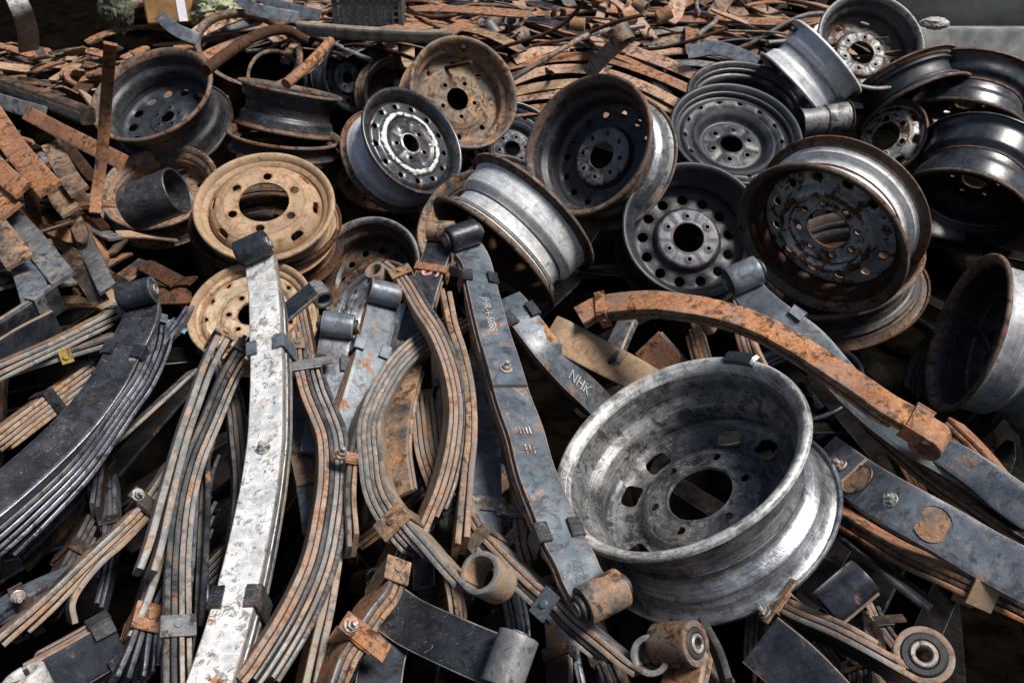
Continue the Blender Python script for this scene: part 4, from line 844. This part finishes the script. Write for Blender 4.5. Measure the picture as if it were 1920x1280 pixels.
LS('rusty flat arm with a tube eye sticking up behind the deep wheel', [(1102, 140, .18), (1130, 108, .26), (1160, 80, .33), (1178, 62, .37)], w=.05, t=.010, n=1, roll=-20, face='grey_spring', edge='edge_grey', eye1=1, re=.035, eyemat='rust_brown', group='rusty spring arms')
bar('steel_bar', 'long square grey brown bar lying behind the small black wheel', 'bar', [(560, 52, .10), (640, 60, .10), (740, 66, .10), (850, 70, .10)], .05, .04, 20, 'wood_grey')
bar('grey_beam', 'weathered grey beam with a black side at the left edge', 'beam', [(-60, 132, .20), (0, 156, .20), (80, 186, .20), (165, 218, .19)], .05, .05, 25, 'wood_grey', 'black_rusty')
c0 = at(290, 374, .20)
axp = (RT * .93 + UPV * .30 - FW * .2).normalized()
V, F = tube(c0, axp, .056, .050, .13, 40)
o = obj('crushed_pipe', V, F, plainer('black_worn'), None, None, 35, c0); o.location = c0
tag(o, 'black stub of pipe lying inside the rusty brown wheel', 'pipe')
plates = [
 ('long rusty plate slanting down towards the brown wheel', [(50, 212, .22), (130, 254, .22), (232, 305, .22)], .042, 'rust_plate'),
 ('widest rusty plate in the left fan of plates', [(-30, 190, .21), (30, 280, .20), (95, 356, .19)], .062, 'rust_plate'),
 ('rusty plate lying outermost in the left fan', [(-60, 250, .22), (0, 320, .21), (44, 358, .21)], .05, 'rust_orange'),
 ('short brown plate poking from under the fan of plates', [(95, 270, .17), (128, 330, .165), (150, 360, .16)], .05, 'rust_brown'),
 ('brown plate hanging lowest below the fan of plates', [(90, 320, .14), (112, 370, .13), (134, 398, .12)], .05, 'rust_brown'),
 ('grey plate with rusty end under the weathered beam', [(-50, 172, .20), (20, 196, .20), (84, 214, .20)], .045, 'grey_spring'),
 ('rust red plate near the left edge above the grey bar', [(-50, 380, .15), (0, 440, .15), (38, 492, .14)], .062, 'rust_brown'),
 ('long grey bar with a rounded rusty end at left', [(10, 396, .13), (60, 450, .12), (120, 524, .11)], .055, 'grey_spring'),
 ('blue grey plate under the long grey bar', [(40, 480, .10), (58, 530, .10), (76, 590, .09)], .06, 'blue_grey'),
 ('rust plate tucked at the left edge of the fan', [(-60, 330, .17), (0, 378, .17), (22, 398, .17)], .06, 'rust_orange'),
]
for lb, pts, w_, mt_ in plates: bar('steel_plate', lb, 'plate', pts, w_, .009, 0, mt_, None, 'loose plates on the left')
# the long bowed blades lying behind the deep wheel
sheaf = ['pale rusty bowed blade topmost in the sheaf behind the deep wheel', 'rusty bowed blade second from the top of the sheaf', 'bowed blade in the middle of the sheaf behind the deep wheel', 'bowed blade just under the middle of the sheaf', 'bowed blade second lowest in the sheaf behind the deep wheel', 'lowest bowed blade of the sheaf behind the deep wheel']
rj = random.Random(5)
for k in range(6):
    y = 84 + k * 23; x0 = 990 - 12 * k; lf = -.02 - .025 * k; jx = [rj.uniform(-14, 14) for _ in range(5)]; jy = [rj.uniform(-5, 5) for _ in range(5)]
    bar('bowed_blade', sheaf[k], 'spring blade', [(x0 - 30 + jx[0], y + 26 + jy[0], lf - .03), (x0 + 60, y + 6 + jy[1], lf), (x0 + 150, y + 2 + k, lf + .01), (x0 + 240, y + 24 + k * 2 + jy[3], lf), (x0 + 330 + jx[4], y + 66 + k + jy[4], lf - .03)], .056, .010, -44 + rj.uniform(-9, 9), ['rust_pale', 'rust_orange', 'rust_pale', 'rust_tan', 'rust_pale', 'rust_plate'][k], 'rust_deep', 'sheaf of long bowed blades')
for k in range(8):
    y = 42 + k * 9.5 + rj.uniform(-6, 6); x0 = 1200 + rj.uniform(-25, 30)
    bar('bowed_blade', 'slender bowed blade in the dark sheaf left of the topmost wheel', 'spring blade', [(x0, y + 14, -.06), (x0 + 90, y - 2 + k, -.04), (x0 + 180, y + 10 + k, -.05), (x0 + 260 - 8 * k, y + 36, -.10)], .05, .009, -70 + rj.uniform(-14, 10), ['rust_brown', 'grey_spring', 'rust_pale'][k % 3], ['edge_rust', 'edge_grey', 'rust_pale'][k % 3], 'dark sheaf of slender blades')
bar('bowed_blade', 'blue grey blade lying at the front of the dark sheaf', 'spring blade', [(1290, 98, .04), (1350, 92, .06), (1420, 118, .04)], .06, .008, -30, 'blue_grey', None, 'dark sheaf of slender blades')

# ------------------------------------------------------------------ loose blades and short plates heaped at the back
def blade_mesh(L, w, t, bow, rnd, mats):
    n = 14; C, N, B = [], [], []
    R_ = L / bow if bow else 0
    for i in range(n + 1):
        u = i / n - .5
        if bow: a = u * bow; C.append(Vector((R_ * math.sin(a), 0, R_ * (math.cos(a) - 1)))); N.append(Vector((math.sin(a), 0, math.cos(a))))
        else: C.append(Vector((u * L, 0, 0))); N.append(Vector((0, 0, 1)))
        B.append(Vector((0, 1, 0)))
    V, F, I = sweep(C, N, B, w, t, rnd.choice([0, .5, .3]), rnd.choice([0, 0, .6]))
    me = bpy.data.meshes.new('blade'); me.from_pydata([tuple(v) for v in V], [], F)
    for m in mats: me.materials.append(MATS[m])
    me.polygons.foreach_set('material_index', I); finish(me, 35); return me
def scatter(name, label, cat, group, count, region, lift, meshes, tilt, seed, head=None):
    rnd = random.Random(seed); x0, x1, y0, y1 = region
    for i in range(count):
        p = at(rnd.uniform(x0, x1), y0 + (y1 - y0) * rnd.random() ** .8, rnd.uniform(*lift))
        o = bpy.data.objects.new(name, rnd.choice(meshes)); COL.objects.link(o); o.location = p
        hd = rnd.uniform(0, PI) if head is None else rnd.gauss(head[0], head[1])
        o.rotation_euler = (rnd.gauss(0, tilt), rnd.gauss(0, tilt * .6), hd)
        tag(o, label, cat, group)
rb = random.Random(3)
long_m = [blade_mesh(rb.uniform(.3, .8), rb.uniform(.04, .085), rb.uniform(.007, .010), rb.choice([0, .1, .35, .6, .9]), rb, m) for m in
          [('rust_pale', 'rust_brown'), ('rust_orange', 'rust_brown'), ('rust_brown', 'rust_deep'), ('rust_pale', 'edge_rust'), ('grey_spring', 'edge_grey'), ('rust_orange', 'edge_rust'), ('rust_tan', 'rust_brown'), ('rust_pale', 'rust_brown'), ('dark_spring', 'edge_rust'), ('rust_plate', 'rust_brown')] for _ in (0, 1)]
short_m = [blade_mesh(rb.uniform(.08, .20), rb.uniform(.04, .06), .008, rb.choice([0, 0, .1, .25]), rb, m) for m in
           [('rust_plate', 'rust_brown'), ('rust_orange', 'rust_brown'), ('rust_brown', 'rust_deep'), ('rust_plate', 'rust_deep'), ('rust_tan', 'rust_brown'), ('rust_deep', 'rust_deep'), ('black_rusty', 'rust_brown'), ('grey_spring', 'edge_rust')] for _ in (0, 1)]
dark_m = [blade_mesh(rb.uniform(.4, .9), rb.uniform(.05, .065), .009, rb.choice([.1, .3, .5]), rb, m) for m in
          [('black_gap_shade', 'black_gap_shade'), ('black_gap_shade', 'black_spring')] for _ in (0, 1)]
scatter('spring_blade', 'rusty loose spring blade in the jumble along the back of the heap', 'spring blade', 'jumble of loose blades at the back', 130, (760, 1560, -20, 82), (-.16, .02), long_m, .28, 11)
scatter('spring_blade', 'grey brown blade lying behind the propped ring', 'spring blade', 'loose blades behind the propped ring', 46, (420, 800, -10, 80), (-.12, .0), long_m, .2, 12)
scatter('steel_plate', 'short rusty plate in the pile behind the black wheel', 'plate', 'pile of short rusty plates on the left', 150, (-60, 400, 84, 190), (-.18, -.02), short_m, .42, 13)
scatter('steel_plate', 'small rusty offcut in the gap above the cream wheel', 'plate', 'offcuts in the dark gaps', 15, (90, 330, 440, 620), (-.26, -.12), short_m, .35, 14)
scatter('spring_blade', 'leaf painted shade-black lying deep beneath the wheels', 'spring blade', 'dark leaves beneath the wheels', 60, (0, 1920, 200, 640), (-.50, -.34), dark_m, .2, 15)
scatter('spring_blade', 'leaf painted shade-black lying deep in the gaps between the front springs', 'spring blade', 'dark leaves beneath the front springs', 44, (-60, 1980, 660, 1300), (-.46, -.30), dark_m, .25, 16, (1.35, .45))

strip_m = [blade_mesh(rb.uniform(.22, .5), rb.uniform(.024, .045), .006, rb.choice([0, .1, .3]), rb, m) for m in [('rust_plate', 'rust_brown'), ('rust_deep', 'rust_deep'), ('rust_brown', 'rust_deep'), ('black_rusty', 'rust_brown'), ('rust_orange', 'rust_brown'), ('grey_spring', 'edge_dark')] for _ in (0, 1)]
scatter('steel_strip', 'thin flat rusty strip in the tangle at the left edge', 'strip', 'tangle of thin strips at the left edge', 60, (-80, 175, 220, 590), (-.12, .08), strip_m, .3, 31, (-.95, .4))
scatter('spring_blade', 'dull blade heaped behind the ring and the small black wheel', 'spring blade', 'dull blades heaped along the top edge', 60, (260, 900, -60, 60), (-.06, .08), long_m, .3, 32)
wire_m = []
for k in range(6):
    cu = [Vector((-.35 + .7 * i / 14, .05 * math.sin(i * .5 + k), .04 * math.cos(i * .35 + k * 2))) for i in range(15)]
    V, F = [], []
    for c in cu:
        for q in range(8): V.append(c + Vector((0, math.cos(q * PI / 4), math.sin(q * PI / 4))) * (.005 + .003 * (k % 3)))
    for i in range(14):
        for q in range(8): F.append((i * 8 + q, i * 8 + (q + 1) % 8, i * 8 + 8 + (q + 1) % 8, i * 8 + 8 + q))
    F.append(tuple(range(8))); F.append(tuple(14 * 8 + q for q in reversed(range(8))))
    me = bpy.data.meshes.new('rod'); me.from_pydata([tuple(v) for v in V], [], F); me.materials.append(MATS[['rust_brown', 'rust_deep', 'grey_spring'][k % 3]]); finish(me, 50); wire_m.append(me)
scatter('bent_rod', 'thin bent rod tangled among the blades at the back', 'rod', 'bent rods in the back jumble', 34, (560, 1560, -10, 110), (-.06, .06), wire_m, .35, 17)

# spring eyes and stubs of tube among the back jumble
rnd = random.Random(21)
for k in range(16):
    p = at(rnd.uniform(900, 1260), rnd.uniform(0, 70), rnd.uniform(-.02, .06)); ax = Vector((rnd.uniform(-1, 1), rnd.uniform(-.6, .6), rnd.uniform(-.4, .6)))
    V, F = tube(p, ax, .03, .022, .065, 28); o = obj('tube_stub', V, F, rnd.choice(['rust_brown', 'rust_tan', 'grey_spring']), None, None, 35, p); o.location = p
    tag(o, 'short rusty tube stub lying among the blades at the back', 'tube', 'tube stubs among the back blades')

# ------------------------------------------------------------------ things at the back: box, cloths, crate, sack, bent strip
def cloth(name, label, cat, px, py, lift, sx, sy, sz, mat, seed, amp=1.0):
    p = at(px, py, lift); V, F = [], []; n = 40
    for j in range(n + 1):
        for i in range(n * 2):
            th = 2 * PI * i / (n * 2); ph = PI * j / n
            d = Vector((math.sin(ph) * math.cos(th), math.sin(ph) * math.sin(th), math.cos(ph)))
            k = 1 + amp * (.38 * mnoise.noise(d * 1.7 + Vector((seed, 0, 0))) + .22 * abs(mnoise.noise(d * 4 + Vector((0, seed, 0)))) * 2 - .2 + .08 * mnoise.noise(d * 11 + Vector((0, 0, seed))))
            V.append(p + Vector((d.x * sx * k, d.y * sy * k, d.z * sz * k)))
    m = n * 2
    for j in range(n):
        for i in range(m): F.append((j * m + i, (j + 1) * m + i, (j + 1) * m + (i + 1) % m, j * m + (i + 1) % m))
    o = obj(name, V, F, mat, None, None, 60, p); o.location = p
    return tag(o, label, cat)
cloth('pale_bundle', 'pale green crumpled cloth bundle beside the cardboard box', 'cloth', 398, 18, .07, .12, .09, .07, 'pale_cloth', 1.3)
cloth('mossy_rag', 'mottled grey green rag hanging left of the cardboard box', 'rag', 218, 18, .10, .07, .045, .09, 'moss_cloth', 4.7)
cloth('white_sack', 'small white sack lying on the concrete kerb', 'sack', 1752, 44, .14, .055, .03, .024, 'white_sack', 7.1, .45)
cloth('blue_bag', 'crumpled light blue plastic scrap in the dark gap', 'plastic bag', 322, 616, -.04, .035, .03, .014, 'blue_plastic', 2.2)
pb = at(322, 2, .10); root = thing('cardboard_box', pb, 'brown cardboard box with a strip of white tape', 'box')
q = Quaternion((0, 0, 1), .35) @ Quaternion((1, 0, 0), -.25)
V, F = frame_box(pb, q @ Vector((1, 0, 0)), q @ Vector((0, 1, 0)), q @ Vector((0, 0, 1)), .115, .10, .10, .006); obj('carton', V, F, 'cardboard', root, None, 30, pb)
V, F = frame_box(pb + q @ Vector((.035, -.1015, 0)), q @ Vector((1, 0, 0)), q @ Vector((0, 1, 0)), q @ Vector((0, 0, 1)), .018, .001, .097); obj('tape', V, F, 'tape', root, None, 30, pb)
pc = at(690, 32, .12); root = thing('plastic_crate', pc, 'grey plastic basket with a lattice side standing at the back', 'crate')
V, F = [], []
prt = []
for i in range(10): prt.append(frame_box(pc + Vector((-.13 + i * .029, 0, 0)), Vector((1, 0, 0)), Vector((0, 1, 0)), Vector((0, 0, 1)), .005, .006, .085))
for j in range(7): prt.append(frame_box(pc + Vector((0, 0.001, -.08 + j * .026)), Vector((1, 0, 0)), Vector((0, 1, 0)), Vector((0, 0, 1)), .137, .005, .0045))
V, F = merge(*prt); obj('lattice', V, F, 'grey_plastic', root, None, 30, pc)
V, F = merge(frame_box(pc + Vector((0, .1, .0)), Vector((1, 0, 0)), Vector((0, 1, 0)), Vector((0, 0, 1)), .13, .006, .085, .002), frame_box(pc + Vector((-.139, .05, .0)), Vector((1, 0, 0)), Vector((0, 1, 0)), Vector((0, 0, 1)), .006, .056, .085, .002),
             frame_box(pc + Vector((.139, .05, .0)), Vector((1, 0, 0)), Vector((0, 1, 0)), Vector((0, 0, 1)), .006, .056, .085, .002), frame_box(pc + Vector((0, -.002, .094)), Vector((1, 0, 0)), Vector((0, 1, 0)), Vector((0, 0, 1)), .15, .014, .009, .003))
obj('crate_body', V, F, 'grey_plastic', root, None, 30, pc)
bar('bent_strip', 'grey bent steel strip standing in the dark top left corner', 'strip', [(18, -30, .34), (40, 20, .26), (52, 60, .16), (54, 95, .06)], .075, .008, -20, 'grey_spring')
for k, (a, b, c_) in enumerate([((438, -12), (480, 18), (560, 34)), ((470, -20), (520, 10), (600, 30)), ((300, 30), (330, 56), (372, 74))]):
    bar('bowed_blade', ['pale grey blade sweeping past the cloth bundle', 'outer pale grey blade at the top edge', 'pale grey blade curving down from the cardboard box'][k], 'spring blade', [(*a, .16), (*b, .15), (*c_, .12)], .05, .007, -15, 'blue_grey', 'edge_grey', 'pale grey blades at the back left')
